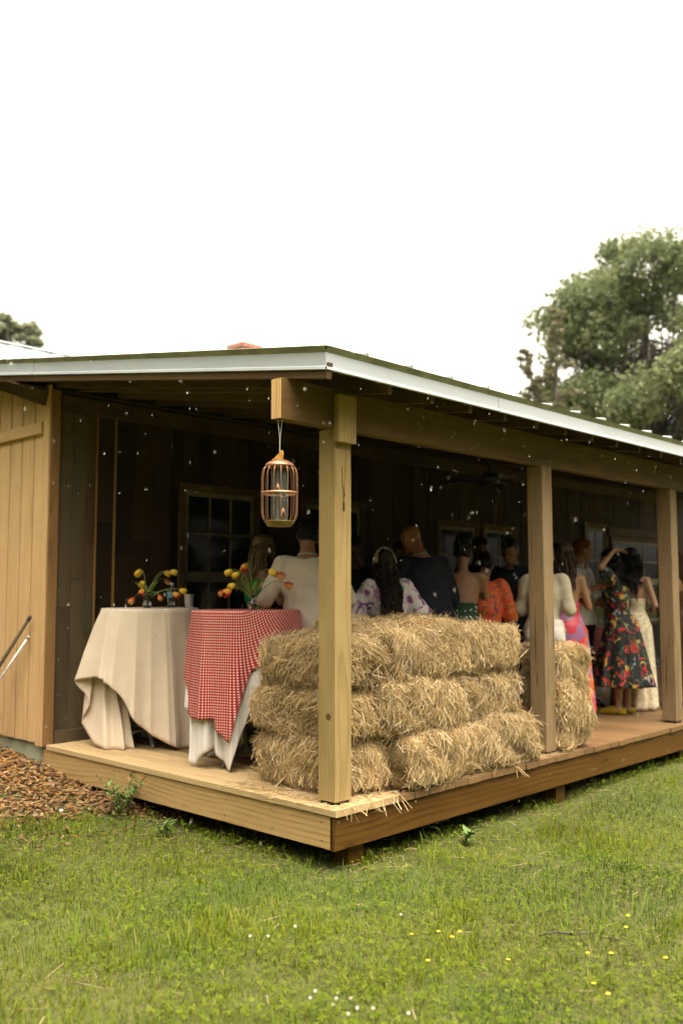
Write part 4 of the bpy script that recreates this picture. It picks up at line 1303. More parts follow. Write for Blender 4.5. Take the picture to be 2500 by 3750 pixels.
for (px, py) in ((1510, 3412), (1600, 3414), (1680, 3415), (1655, 3420), (1855, 3495), (2145, 3492), (2230, 3492), (2295, 3412), (2168, 3610), (2225, 3630), (2440, 3528), (2300, 3370), (1570, 3515)):
    x_, y_ = gpt(px, py)
    clover_flower(x_, y_, False, rnd.uniform(.04, .07), 'tiny yellow flower standing in the lawn', 'tiny yellow flowers in the lawn')
x_, y_ = gpt(2085, 3418)
tw = empty('twig', (x_, y_, gzf(x_, y_) + .012), R(-50), 'short crooked brown twig lying on the lawn', 'twig')
MB().tube([(-.14, 0, .02), (-.06, .012, .035), (.02, 0, .03), (.12, .02, .035)], [.003, .0045, .005, .003], 7).build('stick', M['bark'], tw, smooth=True)
MB().tube([(.0, .003, .032), (.04, -.03, .05)], [.0035, .002], 6).build('side_twig', M['bark'], tw, smooth=True)
x_, y_ = gpt(224, 3005)
pb = MB().ball((0, 0, 0), (.016, .013, .010), 10, 7).build('pebble', M['cord'], loc=(x_, y_, gzf(x_, y_) + .045), smooth=True)
tag(pb, 'single white pebble on the wood chips', 'pebble')

# leafy weed by the porch edge
def weed(x, y, n, h, label, red=.35):
    e = empty('weed_plant', (x, y, gzf(x, y)), label=label, cat='plant')
    V, F, C = [], [], []
    st = MB(); lv_ = MB(); lr_ = MB()
    for k in range(n):
        a = rnd.uniform(0, 6.28); l = h * rnd.uniform(.5, 1.0)
        tip = Vector((math.cos(a) * l * .55, math.sin(a) * l * .55, l * .9))
        st.tube([(0, 0, 0), tip * .5 + Vector((0, 0, l * .12)), tip], [.0025, .002, .0012], 5)
        for q in range(7):
            t_ = .35 + .65 * q / 6
            p = tip * t_ + Vector((0, 0, l * .2 * t_ * (1 - t_)))
            b = rnd.uniform(0, 6.28); s = rnd.uniform(.03, .065)
            vs, fs = leafgeo(p, p + Vector((math.cos(b) * s, math.sin(b) * s, rnd.uniform(-.01, .04))), .008, s * .2)
            (lr_ if rnd.random() < red * t_ else lv_).add(vs, fs)
    st.build('stems', M['stem'], e, smooth=True)
    lv_.build('foliage', plain('weed_leaf', (.10,.17,.03), .5, var=.35), e, smooth=True)
    if lr_.v: lr_.build('reddish_foliage', plain('bronze_leaf', (.26,.15,.07), .5, var=.3), e, smooth=True)
weed(-.13, 1.93, 20, .33, 'leafy green and bronze weed growing against the porch edge board')
weed(-.16, 1.40, 5, .10, 'small low weed on the straw below the porch edge', 0)
weed(1.05, -.12, 5, .13, 'small weed growing under the wet edge board', 0)

# ------------------------------------------------------------------ trees
def branchy_tree(name, base, H, r0, trunk_to, crown_c, crown_r, nclump, nleaf, lsize, pal, label, seed, gap=.45, name_crown='crown', trunk_lean=(0, 0)):
    g = np.random.default_rng(seed); rr = random.Random(seed)
    e = empty(name, base, label=label, cat='tree', group='trees beyond the barn')
    tb = MB()
    top = Vector((trunk_lean[0], trunk_lean[1], trunk_to))
    tp = [Vector((0, 0, -.3)), top * .3 + Vector((.1, .05, 0)), top * .6, top]
    tb.tube(tp, [r0 * 1.3, r0, r0 * .75, r0 * .45], 10)
    cc = Vector(crown_c); cr = Vector(crown_r)
    clumps = []
    tries = 0
    while len(clumps) < nclump and tries < 9000:
        tries += 1
        d = Vector((rr.gauss(0, 1), rr.gauss(0, 1), rr.gauss(0, 1))).normalized()
        q = rr.uniform(.25, 1.0) ** .5
        p = cc + Vector((d.x * cr.x * q, d.y * cr.y * q, d.z * cr.z * q * (1 if d.z > 0 else .9)))
        s = rr.uniform(.10, .19) * min(cr)
        if mnoise.noise(p * (1.9 / min(cr)) + Vector((seed, 0, 0))) < -gap * .35: continue
        clumps.append((p, s))
    br = 0
    for p, s in clumps:
        if rr.random() < .42:
            t_ = rr.uniform(.35, 1.0)
            a = Vector((0, 0, 0)).lerp(top, t_)
            m_ = a.lerp(p, .5) + Vector((rr.gauss(0, .25), rr.gauss(0, .25), -abs((p - a).length) * .10))
            tb.tube([a, m_, p], [r0 * .26 * (1.2 - t_ * .6), r0 * .15, r0 * .04], 6)
    tb.build('trunk', M['bark'], e, smooth=True)
    # leaves
    cs = np.array([p for p, s in clumps]); ss = np.array([s for p, s in clumps])
    w_ = ss ** 2; ci = g.choice(len(cs), nleaf, p=w_ / w_.sum())
    d = unit(g.normal(0, 1, (nleaf, 3))); q = g.random(nleaf) ** .55
    pos = cs[ci] + d * (ss[ci] * q)[:, None] * np.array([1.25, 1.25, .8])
    nrm = unit(g.normal(0, .8, (nleaf, 3)) + d * .6 + [0, 0, .5])
    u = unit(np.cross(nrm, g.normal(0, 1, (nleaf, 3)))); v_ = np.cross(nrm, u)
    s = (lsize * g.uniform(.6, 1.35, nleaf))[:, None]
    vs = np.stack([pos - u*s, pos - v_*s*.5 + nrm*s*.1, pos + u*s, pos + v_*s*.5 + nrm*s*.1], 1).reshape(-1, 3)
    fs = [(np.arange(nleaf)*4)[:, None] + np.array([[0,1,2,3]])]
    pal = np.array(pal); cl = g.integers(0, len(pal), len(cs))
    c = pal[np.where(g.random(nleaf) < .65, cl[ci], g.integers(0, len(pal), nleaf))] * g.uniform(.8, 1.2, (nleaf, 1))
    cw = link(name_crown, np_mesh(name_crown, vs, fs, np.repeat(c, 4, 0)), M['leaf'], e)
    return e
def along(px, depth):
    o = CAM + (VIEW_F + VIEW_R * ((px - 1250) / 3388)) * depth
    return (o.x, o.y, -.4)
OAK = [(.165,.20,.085), (.20,.235,.10), (.13,.165,.07), (.23,.255,.115), (.17,.20,.09)]  # leaf tones lightened to stand in for haze
branchy_tree('oak_tree', along(2385, 34), 16, .34, 11.0, (.6, -.55, 9.6), (4.9, 4.9, 5.6), 360, 90000, .118, OAK,
             'big leafy oak rising behind the right end of the porch roof', 5, gap=.3)
branchy_tree('shade_tree', along(30, 62), 18, .4, 16, (-.8, .6, 17.0), (3.4, 3.4, 3.6), 90, 16000, .20, [(.22,.23,.14), (.25,.26,.16), (.19,.21,.125)],  # distance haze painted into the pale leaf colours
             'pale rounded tree far behind the main roof ridge', 9, gap=.3)
branchy_tree('small_tree', along(245, 75), 12, .2, 17, (0, 0, 18.4), (1.3, 1.3, 2.4), 16, 1800, .2, [(.13,.15,.08), (.12,.14,.07)],
             'faint small treetop just showing over the porch roof edge', 12, gap=.2)
def cedar(base, leaders, label, seed):
    g = np.random.default_rng(seed); rr = random.Random(seed)
    e = empty('cedar_tree', base, label=label, cat='tree', group='trees beyond the barn')
    tb = MB(); P = []; DV = []
    for pts, lo in leaders:
        pts = [Vector(p) for p in pts]
        tb.tube(pts, [.16 - .135 * i / (len(pts) - 1) for i in range(len(pts))], 7)
        n = 46
        for k in range(n):
            t_ = lo + (1 - lo) * k / (n - 1)
            f = t_ * (len(pts) - 1); i = min(int(f), len(pts) - 2)
            a = pts[i].lerp(pts[i+1], f - i)
            an = rr.uniform(0, 6.28); l = (1.1 * (1 - t_) + .25) * rr.uniform(.3, 1.25)
            b = a + Vector((math.cos(an) * l, math.sin(an) * l, l * rr.uniform(-.05, .45)))
            tb.tube([a, b], [.022, .006], 4)
            m_ = int(20 + 90 * l)
            q = g.random(m_) ** .7
            for z in q:
                P.append(np.array(a.lerp(b, z)) + g.normal(0, .03 + .03 * l, 3)); DV.append(g.normal(0, 1, 3) + np.array((math.cos(an), math.sin(an), -.3)) * .8)
    tb.build('trunk', M['bark'], e, smooth=True)
    P = np.array(P); DV = unit(np.array(DV)); n = len(P)
    u = DV; v_ = unit(np.cross(u, g.normal(0, 1, (n, 3)))); s = g.uniform(.05, .13, n)[:, None]
    vs = np.stack([P - u*s, P - v_*s*.3, P + u*s, P + v_*s*.3], 1).reshape(-1, 3)
    pal = np.array([(.17,.18,.09), (.20,.17,.10), (.14,.16,.07), (.22,.18,.12)])
    c = pal[g.integers(0, 4, n)] * g.uniform(.8, 1.2, (n, 1))
    link('crown', np_mesh('crown', vs, [(np.arange(n)*4)[:, None] + np.array([[0,1,2,3]])], np.repeat(c, 4, 0)), M['leaf'], e)
rv = VIEW_R
cb = along(2030, 27)
def off(a, z): return (rv.x * a, rv.y * a, z)
cedar(cb, [([off(.1, -.3), off(-.1, 3), off(-.25, 5.8), off(-.5, 7.4), off(-.75, 8.7)], .42), ([off(.1, 2), off(.15, 4.5), off(.12, 7.4), off(.2, 9.9)], .3)],
      'thin ragged brown-green cedar with two leaders beside the oak', 3)

# unseen wood added behind and beside the viewer to block low sky light
def add_shade_wood():
    g = np.random.default_rng(77)
    nt_ = 70
    P, S, Cc = [], [], []
    pal = np.array([(.05,.08,.02), (.07,.10,.025), (.04,.065,.018)])
    for k in range(nt_):
        az = R(88 + 255 * (k + g.uniform(-.3, .3)) / nt_)
        d = g.uniform(19, 26)
        c = np.array([CAM.x + math.cos(az) * d, CAM.y + math.sin(az) * d, 0])
        if -3 < c[0] < 16 and 0 < c[1] < 22: continue
        H = g.uniform(12.5, 17)
        m = 520
        u = unit(g.normal(0, 1, (m, 3))); q = g.random(m) ** .4
        p = c + np.array([0, 0, H * .54]) + u * q[:, None] * np.array([2.9, 2.9, H * .5])
        P.append(p); S.append(g.uniform(.26, .56, m)); Cc.append(pal[g.integers(0, 3, m)] * g.uniform(.8, 1.2, (m, 1)))
    P = np.concatenate(P); S = np.concatenate(S)[:, None]; Cc = np.concatenate(Cc); n = len(P)
    P[:, 2] = np.maximum(P[:, 2], -.2)
    nr = unit(g.normal(0, 1, (n, 3))); u = unit(np.cross(nr, g.normal(0, 1, (n, 3)))); v_ = np.cross(nr, u)
    vs = np.stack([P - u*S, P - v_*S*.7, P + u*S, P + v_*S*.7], 1).reshape(-1, 3)
    o = link('added_woodland', np_mesh('added_woodland', vs, [(np.arange(n)*4)[:, None] + np.array([[0,1,2,3]])], np.repeat(Cc, 4, 0)), M['leaf'])
    tag(o, 'dense green wood added out of view to shade the porch', 'wood', kind='stuff')
add_shade_wood()

# ------------------------------------------------------------------ people
def remeshed(name, mb, voxel, mat, parent, fold=0.0, fseed=0.0, smooth=4, foldscale=9.0):
    me = mb.mesh(name)
    o = bpy.data.objects.new(name, me); COL.objects.link(o)
    r_ = o.modifiers.new('r', 'REMESH'); r_.mode = 'VOXEL'; r_.voxel_size = voxel; r_.use_smooth_shade = True
    if smooth:
        sm_ = o.modifiers.new('s', 'SMOOTH'); sm_.iterations = smooth; sm_.factor = .5
    dg = bpy.context.evaluated_depsgraph_get()
    new = bpy.data.meshes.new_from_object(o.evaluated_get(dg))
    o.modifiers.clear()
    old = o.data; o.data = new; bpy.data.meshes.remove(old)
    new.name = name
    if fold:
        n = len(new.vertices)
        co = np.empty(n * 3, np.float32); new.vertices.foreach_get('co', co); co = co.reshape(-1, 3)
        no = np.empty(n * 3, np.float32); new.vertices.foreach_get('normal', no); no = no.reshape(-1, 3)
        a = vnoise(co[:, 0] * 1.6 + co[:, 2] * .9 + fseed, co[:, 2] * .8 - co[:, 1] * 1.2, foldscale, 3) - .5
        b = vnoise(co[:, 0] * .6 - co[:, 2] * 1.6, co[:, 1] + co[:, 2] * .7 + fseed, foldscale * 2.1, 5) - .5
        co += no * ((a * 1.4 + b * .6) * fold)[:, None]
        new.vertices.foreach_set('co', co.ravel())
    new.polygons.foreach_set('use_smooth', np.ones(len(new.polygons), bool))
    new.materials.clear(); new.materials.append(mat)
    new.update()
    o.parent = parent
    return o

def loft(mb, rings, n=20):
    """rings: (centre Vector, rx, ry, local frame Matrix3)"""
    vs = []; fs = []
    for c, rx, ry, fr in rings:
        for k in range(n):
            a = 2 * math.pi * k / n
            vs.append(Vector(c) + fr @ Vector((rx * math.cos(a), ry * math.sin(a), 0)))
    m = len(rings)
    for i in range(m - 1):
        for k in range(n):
            k2 = (k + 1) % n
            fs.append((i*n+k, i*n+k2, (i+1)*n+k2, (i+1)*n+k))
    fs.append(tuple(range(n-1, -1, -1))); fs.append(tuple(range((m-1)*n, m*n)))
    return mb.add(vs, fs)

I3 = Matrix.Identity(3)
MALE = [(.84, .160, .115, 0), (.92, .172, .125, 0), (1.02, .158, .115, 0), (1.14, .160, .115, .0), (1.27, .182, .125, .0), (1.37, .185, .115, -.01), (1.43, .135, .085, -.015), (1.475, .066, .066, -.01), (1.52, .058, .060, .0)]
FEM = [(.84, .168, .120, 0), (.92, .176, .125, 0), (1.00, .150, .108, 0), (1.08, .124, .092, .0), (1.17, .134, .100, .0), (1.27, .150, .115, .01), (1.36, .150, .095, -.005), (1.41, .110, .070, -.015), (1.45, .052, .054, -.01), (1.50, .046, .050, .0)]

SKIN = {}
def skin(tone):
    if tone not in SKIN:
        c = {'fair': (.40,.22,.14), 'tan': (.29,.145,.075), 'brown': (.15,.07,.035), 'pink': (.33,.155,.10)}[tone]
        SKIN[tone] = plain('skin_' + tone, c, .5, var=.08, scale=9, Subsurface_Weight=.08)
    return SKIN[tone]
HAIR = {}
def hairm(k):
    if k not in HAIR:
        c = {'black': (.010,.007,.005), 'dark': (.022,.012,.007), 'brown': (.05,.025,.012), 'blond': (.22,.14,.065), 'ginger': (.20,.062,.016), 'lightbrown': (.11,.065,.032)}[k]
        HAIR[k] = plain('hair_' + k, c, .5, var=.45, scale=40, Specular_IOR_Level=.25)
    return HAIR[k]

def hand(mb, wrist, d, palm_n, curl=.7, scale=1.0, spread=.0):
    """palm and five bent fingers; d = direction the hand points, palm_n = out of the palm"""
    d = Vector(d).normalized(); n = Vector(palm_n); n = (n - d * n.dot(d)).normalized(); s = d.cross(n)
    w_ = Vector(wrist); k = scale
    for j in (-1, 0, 1): mb.capsule(w_ + s * j * .020 * k, .016 * k, w_ + d * .085 * k + s * j * .026 * k, .0125 * k, 8)
    for i, (o, L) in enumerate(((-.033, .070), (-.011, .080), (.011, .074), (.033, .058))):
        p = w_ + d * .088 * k + s * o * k
        dd = d + s * o * spread * 10
        for q in range(3):
            dd = (dd * math.cos(curl * .55) + n * math.sin(curl * .55)).normalized()
            p2 = p + dd * L * k * (.42, .33, .25)[q]
            mb.capsule(p, (.0098 - .001 * q) * k, p2, (.0090 - .001 * q) * k, 7); p = p2
    p = w_ + d * .025 * k - s * .030 * k
    td = (d * .6 - s * .65 + n * .45).normalized()
    p2 = p + td * .042 * k; mb.capsule(p, .0125 * k, p2, .0105 * k, 7)
    td = (d * .85 - s * .1 + n * .5).normalized(); mb.capsule(p2, .0105 * k, p2 + td * .036 * k, .0085 * k, 7)

def person(label, head_xy, H=1.70, face=0.0, sex='f', lean=0.0, nod=0.0, look=0.0, tone='fair', hair='dark', style='long', hair_len=.30,
           top=None, legs=None, dress=None, arms=None, shoes=None, group='guests standing on the porch', vox=.0120):
    """face = 0 turns the back to the viewer, positive turns left; lean and nod in degrees"""
    k = H / 1.75
    rz = YAW - math.pi / 2 + R(face)
    L_ = R(lean)
    def bend(p):
        p = Vector(p)
        t_ = min(1, max(0, (p.z / k - .84) / .40)); a = L_ * t_
        piv = Vector((0, 0, .90 * k))
        if a == 0 or p.z < .84 * k: return p
        q = p - piv; c_, s_ = math.cos(-a), math.sin(-a)
        return piv + Vector((q.x, q.y * c_ - q.z * s_, q.y * s_ + q.z * c_))
    def fr(z):
        t_ = min(1, max(0, (z - .84) / .40)); return Matrix.Rotation(-L_ * t_, 3, 'X')
    neck = bend((0, 0, 1.50 * k))
    hr = Matrix.Rotation(-(L_ * .55 + R(nod)), 3, 'X')
    hr = Matrix.Rotation(R(look), 3, 'Z') @ hr
    h_up = 1.0
    hc = neck + hr @ Vector((0, .018, .135)) * k     # middle of the head
    rot = Matrix.Rotation(rz, 3, 'Z')
    hw = rot @ hc
    base = Vector((head_xy[0] - hw.x, head_xy[1] - hw.y, 0))
    e = empty('person', base, rz, label, 'person', group)
    tors = MALE if sex == 'm' else FEM
    sw = .185 if sex == 'm' else .160
    ub = 1.0 if sex == 'm' else .88
    body = MB()
    loft(body, [(bend((0, yo * k, z * k)), rx * k, ry * k, fr(z)) for z, rx, ry, yo in tors])
    if sex == 'f':
        for s_ in (-1, 1): body.ball(bend((s_ * .068 * k, .085 * k, 1.255 * k)), .055 * k, 10, 8)
    # seat
    for s_ in (-1, 1): body.ball((s_ * .075 * k, -.06 * k, .89 * k), (.085 * k, .085 * k, .09 * k), 10, 8)
    # legs
    st = .085 if sex == 'm' else .075
    foot_y = (.03, -.03)
    for i, s_ in enumerate((-1, 1)):
        hip = Vector((s_ * .085 * k, 0, .88 * k)); kn = Vector((s_ * st * k, .015 + foot_y[i] * .5, .49 * k)); cf = Vector((s_ * st * k, -.012 + foot_y[i] * .8, .36 * k)); an = Vector((s_ * st * k, foot_y[i] - .01, .085 * k))
        body.capsule(hip, .088 * k * (1 if sex == 'm' else 1.02), kn, .056 * k, 14); body.capsule(kn, .054 * k, cf, .054 * k, 12); body.capsule(cf, .053 * k, an, .035 * k, 12)
        body.capsule(an + Vector((0, -.03, -.045 * k)), .032 * k, an + Vector((0, .10, -.052 * k)), .030 * k, 10); body.capsule(an, .034 * k, an + Vector((0, .02, -.04)), .034 * k, 10)
        for q in range(5): body.capsule(an + Vector((s_ * (q - 2) * -.013, .10, -.06 * k)), .013, an + Vector((s_ * (q - 2) * -.016, .15 - abs(q - 1) * .010, -.066 * k)), .010, 6)
    # head
    HD = [(-.105, .026, .030, .060), (-.092, .044, .050, .045), (-.060, .058, .072, .026), (-.02, .068, .086, .012), (.02, .074, .094, .002), (.055, .075, .096, -.006), (.085, .066, .084, -.010), (.108, .042, .055, -.012), (.120, .010, .014, -.012)]
    loft(body, [(hc + hr @ Vector((0, y_, z_)) * k, rx * k, ry * k, hr) for z_, rx, ry, y_ in HD], 18)
    body.capsule(neck - Vector((0, 0, .05)), .055 * k * ub, hc + hr @ Vector((0, -.02, -.05)) * k, .055 * k * ub, 12)
    def hp(x_, y_, z_): return hc + hr @ Vector((x_, y_, z_)) * k
    body.capsule(hp(0, .092, .012), .010 * k, hp(0, .113, -.022), .014 * k, 8)           # nose
    body.capsule(hp(-.032, .082, .026), .012 * k, hp(.032, .082, .026), .012 * k, 8)      # brow
    body.capsule(hp(-.018, .088, -.055), .009 * k, hp(.018, .088, -.055), .009 * k, 8)    # mouth
    for s_ in (-1, 1): body.ball(hp(s_ * .078, -.004, -.004), (.010 * k, .022 * k, .032 * k), 10, 8)
    # arms: each (elbow offset from shoulder, wrist offset from elbow), in body axes
    arms = arms or {}
    sleeves = []
    hands = {}
    for s_, nm in ((-1, 'l'), (1, 'r')):
        sh = bend((s_ * sw * k, -.01 * k, 1.395 * k))
        el_d, wr_d = arms.get(nm, ((s_ * .09, -.02, -.27), (-s_ * .06, .20, -.02)))
        el = sh + Vector(el_d) * k; wr = el + Vector(wr_d) * k
        body.capsule(bend((s_ * .10 * k, -.005, 1.385 * k)), .058 * k * ub, sh, .056 * k * ub, 12)
        body.capsule(sh, .052 * k * ub, el, .039 * k * ub, 12); body.capsule(el, .039 * k * ub, wr, .027 * k * ub, 12)
        dv = (wr - el).normalized()
        pn = arms.get(nm + '_palm', (-s_ * .8, 0, -.4)); 
        hd = arms.get(nm + '_hand', dv + Vector((0, 0, -.2)))
        hand(body, wr + dv * .012, hd, pn, arms.get('curl', .75), .95 * k)
        sleeves.append((sh, el, wr)); hands[nm] = wr + Vector(hd).normalized() * .075
    remeshed('body', body, vox, skin(tone), e, smooth=3)
    for s_ in (-1, 1):
        MB().ball(hp(s_ * .031, .0905, .008), .0095 * k, 8, 6).build('eye', M['eye'], e, smooth=True)
    # clothing -------------------------------------------------------
    def torso_cloth(mb, z0, z1, ease, hem_flare=0.0):
        rings = []
        zz = np.linspace(z0, z1, 12)
        T_ = np.array(tors)
        for z in zz:
            rx = np.interp(z, T_[:, 0], T_[:, 1]); ry = np.interp(z, T_[:, 0], T_[:, 2]); yo = np.interp(z, T_[:, 0], T_[:, 3])
            f_ = ease + hem_flare * max(0, (1.05 - z)) 
            if sex == 'f' and 1.14 < z < 1.33: ry += .02
            rings.append((bend((0, yo * k, z * k)), (rx + f_) * k, (ry + f_) * k, fr(z)))
        loft(mb, rings, 24)
    if top:
        mb = MB()
        z0, ease = top.get('z0', .86), top.get('ease', .022)
        z1 = top.get('z1', 1.44)
        torso_cloth(mb, z0, z1, ease, top.get('flare', .06))
        sl = top.get('sleeve', 'long')
        for (sh, el, wr), s_ in zip(sleeves, (-1, 1)):
            if sl != 'none': mb.capsule(bend((s_ * .09 * k, -.005, 1.388 * k)), (.064 * ub + ease * .5) * k, sh, (.062 * ub + ease * .6) * k, 12)
            if sl == 'long':
                mb.capsule(sh, (.058 * ub + ease * .7) * k, el, (.046 * ub + ease * .7) * k, 12); mb.tube([el - (wr - el).normalized() * .03, el, wr - (wr - el).normalized() * .012], [(.04 * ub + ease * .7) * k, (.046 * ub + ease * .7) * k, (.034 * ub + ease * .6) * k], 14)
                mb.ball(el, (.047 * ub + ease * .7) * k, 10, 8)
            elif sl == 'elbow':
                d_ = (wr - el).normalized()
                mb.capsule(sh, (.058 * ub + ease) * k, el, (.05 * ub + ease * 1.1) * k, 12); mb.capsule(el, (.05 * ub + ease * 1.1) * k, el + d_ * .09, (.042 * ub + ease * .8) * k, 12)
            elif sl == 'puff':
                mb.capsule(sh, .085 * k, sh.lerp(el, .75), .105 * k, 14); mb.tube([sh.lerp(el, .7), sh.lerp(el, 1.02), sh.lerp(el, 1.12)], [.10 * k, .125 * k, .13 * k], 18)
            elif sl == 'short':
                mb.capsule(sh, (.058 * ub + ease) * k, sh.lerp(el, .7), (.054 * ub + ease) * k, 12)
        cl = remeshed('shirt' if not top.get('name') else top['name'], mb, .015, top['mat'], e, fold=top.get('fold', .014), fseed=rnd.random() * 9, smooth=3)
        if top.get('collar'):
            cm = MB()
            rings = [(bend((0, (-.008 + .004 * q) * k, (1.425 + .028 * q) * k)), (.094 - .014 * q) * k, (.080 - .006 * q) * k, fr(1.4)) for q in range(3)]
            vs = []; n_ = 20
            for c_, rx, ry, f3 in rings:
                for q in range(n_ + 1):
                    a = R(60) - R(300) * q / n_ 
                    a = R(120) + R(300) * q / n_
                    vs.append(c_ + f3 @ Vector((rx * math.cos(a), ry * math.sin(a), 0)))
            co = cm.add(vs, [(j*(n_+1)+q, j*(n_+1)+q+1, (j+1)*(n_+1)+q+1, (j+1)*(n_+1)+q) for j in range(2) for q in range(n_)]).build('collar', top.get('collar_mat', top['mat']), e, smooth=True)
            sd_ = co.modifiers.new('s', 'SOLIDIFY'); sd_.thickness = .006; sd_.offset = 1
    if legs:
        mb = MB()
        loft(mb, [(Vector((0, 0, z * k)), (rx + .014) * k, (ry + .014) * k, I3) for z, rx, ry, _ in ((.80, .165, .115, 0), (.88, .17, .125, 0), (.97, .165, .12, 0), (1.04, .152, .112, 0))], 20)
        wide = legs.get('wide', 0.0)
        for i, s_ in enumerate((-1, 1)):
            mb.capsule((s_ * .085 * k, -.01, .86 * k), .104 * k, (s_ * st * k, .015 + foot_y[i] * .5, .49 * k), (.074 + wide * .5) * k, 14)
            mb.tube([(s_ * st * k, .015 + foot_y[i] * .5, .53 * k), (s_ * st * k, .015 + foot_y[i] * .5, .49 * k), (s_ * st * k, foot_y[i], .05 * k)], [(.06 + wide * .5) * k, (.074 + wide * .5) * k, (.062 + wide) * k], 14)
        for s_ in (-1, 1): mb.ball((s_ * .075 * k, -.062 * k, .89 * k), (.095 * k, .095 * k, .1 * k), 10, 8)
        remeshed('trousers', mb, .019, legs['mat'], e, fold=.014, fseed=rnd.random() * 9, smooth=3)
    if dress:
        if dress.get('bodice', True):
            mb = MB()
            torso_cloth(mb, .88, dress.get('z1', 1.40), dress.get('ease', .012))
            for s_ in (-1, 1):
                mb.ball(bend((s_ * .068 * k, .088 * k, 1.255 * k)), .060 * k, 10, 8)
                if dress.get('straps'):
                    mb.tube([bend((s_ * .07 * k, -.10 * k, dress['z1'] * k - .02)), bend((s_ * .085 * k, -.088 * k, 1.36 * k)), bend((s_ * .09 * k, -.02 * k, 1.437 * k)), bend((s_ * .08 * k, .10 * k, 1.30 * k))], .007, 6)
            if dress.get('sleeve') == 'short':
                for (sh, el, wr), s_ in zip(sleeves, (-1, 1)):
                    mb.capsule(bend((s_ * .09 * k, -.005, 1.388 * k)), .066 * k, sh, .068 * k, 12); mb.capsule(sh, .068 * k, sh.lerp(el, .55), .074 * k, 12)
            remeshed('bodice', mb, .014, dress['mat'], e, fold=.008, fseed=rnd.random() * 9, smooth=2)
        hem, fl = dress['hem'], dress.get('flare', .12)
        n_ = 96; rows = 26
        vs = []; wst = 1.05
        ph = rnd.random() * 6; nf = dress.get('nfold', 9)
        T_ = np.array(tors)
        for j in range(rows + 1):
            t_ = j / rows
            z = wst + (hem - wst) * t_
            zz = max(z, .84)
            rx = np.interp(zz, T_[:, 0], T_[:, 1]) + .018; ry = np.interp(zz, T_[:, 0], T_[:, 2]) + .022
            if z < .92: rx = .176 + .03 + fl * ((.92 - z) / (.92 - hem)) ** .9; ry = .125 + .055 + fl * ((.92 - z) / (.92 - hem)) ** .9
            elif z < 1.0: ry += .03
            g = max(0, (1.0 - z) / (1.0 - hem)) ** .8
            for q in range(n_):
                a = 2 * math.pi * q / n_
                f_ = 1 + g * dress.get('famp', .11) * (math.sin(nf * a + ph + .7 * math.sin(2 * a)) * .7 + .35 * math.sin((2 * nf + 1) * a + ph * 2))
                vs.append(Vector((rx * f_ * math.cos(a) * k, ry * f_ * math.sin(a) * k - (.02 if z > .84 else .02) * k, z * k)))
        fs = [(j*n_+q, (j+1)*n_+q, (j+1)*n_+(q+1) % n_, j*n_+(q+1) % n_) for j in range(rows) for q in range(n_)]
        so = MB().add(vs, fs).build('skirt', dress.get('skirt_mat', dress['mat']), e, smooth=True)
        sd_ = so.modifiers.new('s', 'SOLIDIFY'); sd_.thickness = .004; sd_.offset = -1
    # shoes ------------------------------------------------------------
    if shoes:
        for i, s_ in enumerate((-1, 1)):
            mb = MB(); ax_, ay_ = s_ * st * k, foot_y[i] - .01
            if shoes['kind'] == 'flat':
                mb.capsule((ax_, ay_ - .04, .045), .044, (ax_, ay_ + .14, .036), .040, 12); mb.capsule((ax_, ay_ - .035, .03), .040, (ax_, ay_ + .16, .026), .036, 12); mb.capsule((ax_, ay_ - .02, .06), .046, (ax_, ay_, .10), .048, 12)
                mb.box((ax_ - .036, ay_ - .075, .002), (ax_ + .036, ay_ + .18, .02))
            else:
                mb.capsule((ax_, ay_ + .05, .045), .046, (ax_, ay_ + .17, .026), .030, 12); mb.box((ax_ - .030, ay_ - .075, .003), (ax_ + .030, ay_ - .015, .05)); mb.tube([(ax_, ay_ - .06, .042), (ax_, ay_ + .02, .038), (ax_, ay_ + .10, .018), (ax_, ay_ + .19, .012)], [.028, .030, .030, .012], 12)
            remeshed('shoe', mb, .011, shoes['mat'], e, smooth=2)
    # hair -------------------------------------------------------------
    if style != 'bald':
        mb = MB()
        loft(mb, [(hp(0, y_, z_), rx * k, ry * k, hr) for z_, rx, ry, y_ in ((-.060, .058, .056, -.045), (-.01, .078, .078, -.030), (.04, .086, .094, -.020), (.08, .080, .094, -.014), (.112, .058, .070, -.014), (.132, .015, .02, -.014))], 18)
        if style == 'bun': mb.ball(hp(0, -.095, .06), (.055 * k, .05 * k, .055 * k), 12, 8)
        if style == 'updo':
            mb.ball(hp(0, -.06, .07), (.085 * k, .075 * k, .075 * k), 12, 8)
        remeshed('hair', mb, .013, hairm(hair), e, fold=.012, fseed=rnd.random() * 9, smooth=1, foldscale=26)
        if style in ('short', 'updo', 'bun'):
            g = np.random.default_rng(int(rnd.random() * 1e6))
            n = 900
            d_ = unit(g.normal(0, 1, (n, 3)) + [0, -.5, .45]); d_ = d_[(d_[:, 1] < .55) & (d_[:, 2] > -.55)]; n = len(d_)
            P_ = d_ * [.080, .094, .108] + [0, -.020, .022]
            if style != 'short': P_[::3] = unit(g.normal(0, 1, (len(P_[::3]), 3))) * [.082, .072, .072] + ([0, -.06, .07] if style == 'updo' else [0, -.095, .06])
            tn = unit(np.cross(d_, g.normal(0, 1, (n, 3)))); tn = unit(tn * .7 + [0, -.35, -.75]); tn = unit(tn - d_ * np.sum(tn * d_, 1, keepdims=True) * .75)
            Hm = np.array(hr).T
            ro_ = (P_ * k) @ Hm + np.array(hc); vc_ = (tn * g.uniform(.025, .06, n)[:, None] * k) @ Hm
            bd_ = (d_ * g.uniform(.001, .008, n)[:, None]) @ Hm
            vs_, fs_, _k = strips(ro_, vc_, bd_, g.uniform(.0018, .004, n), unit(np.cross(vc_, d_ @ Hm)))
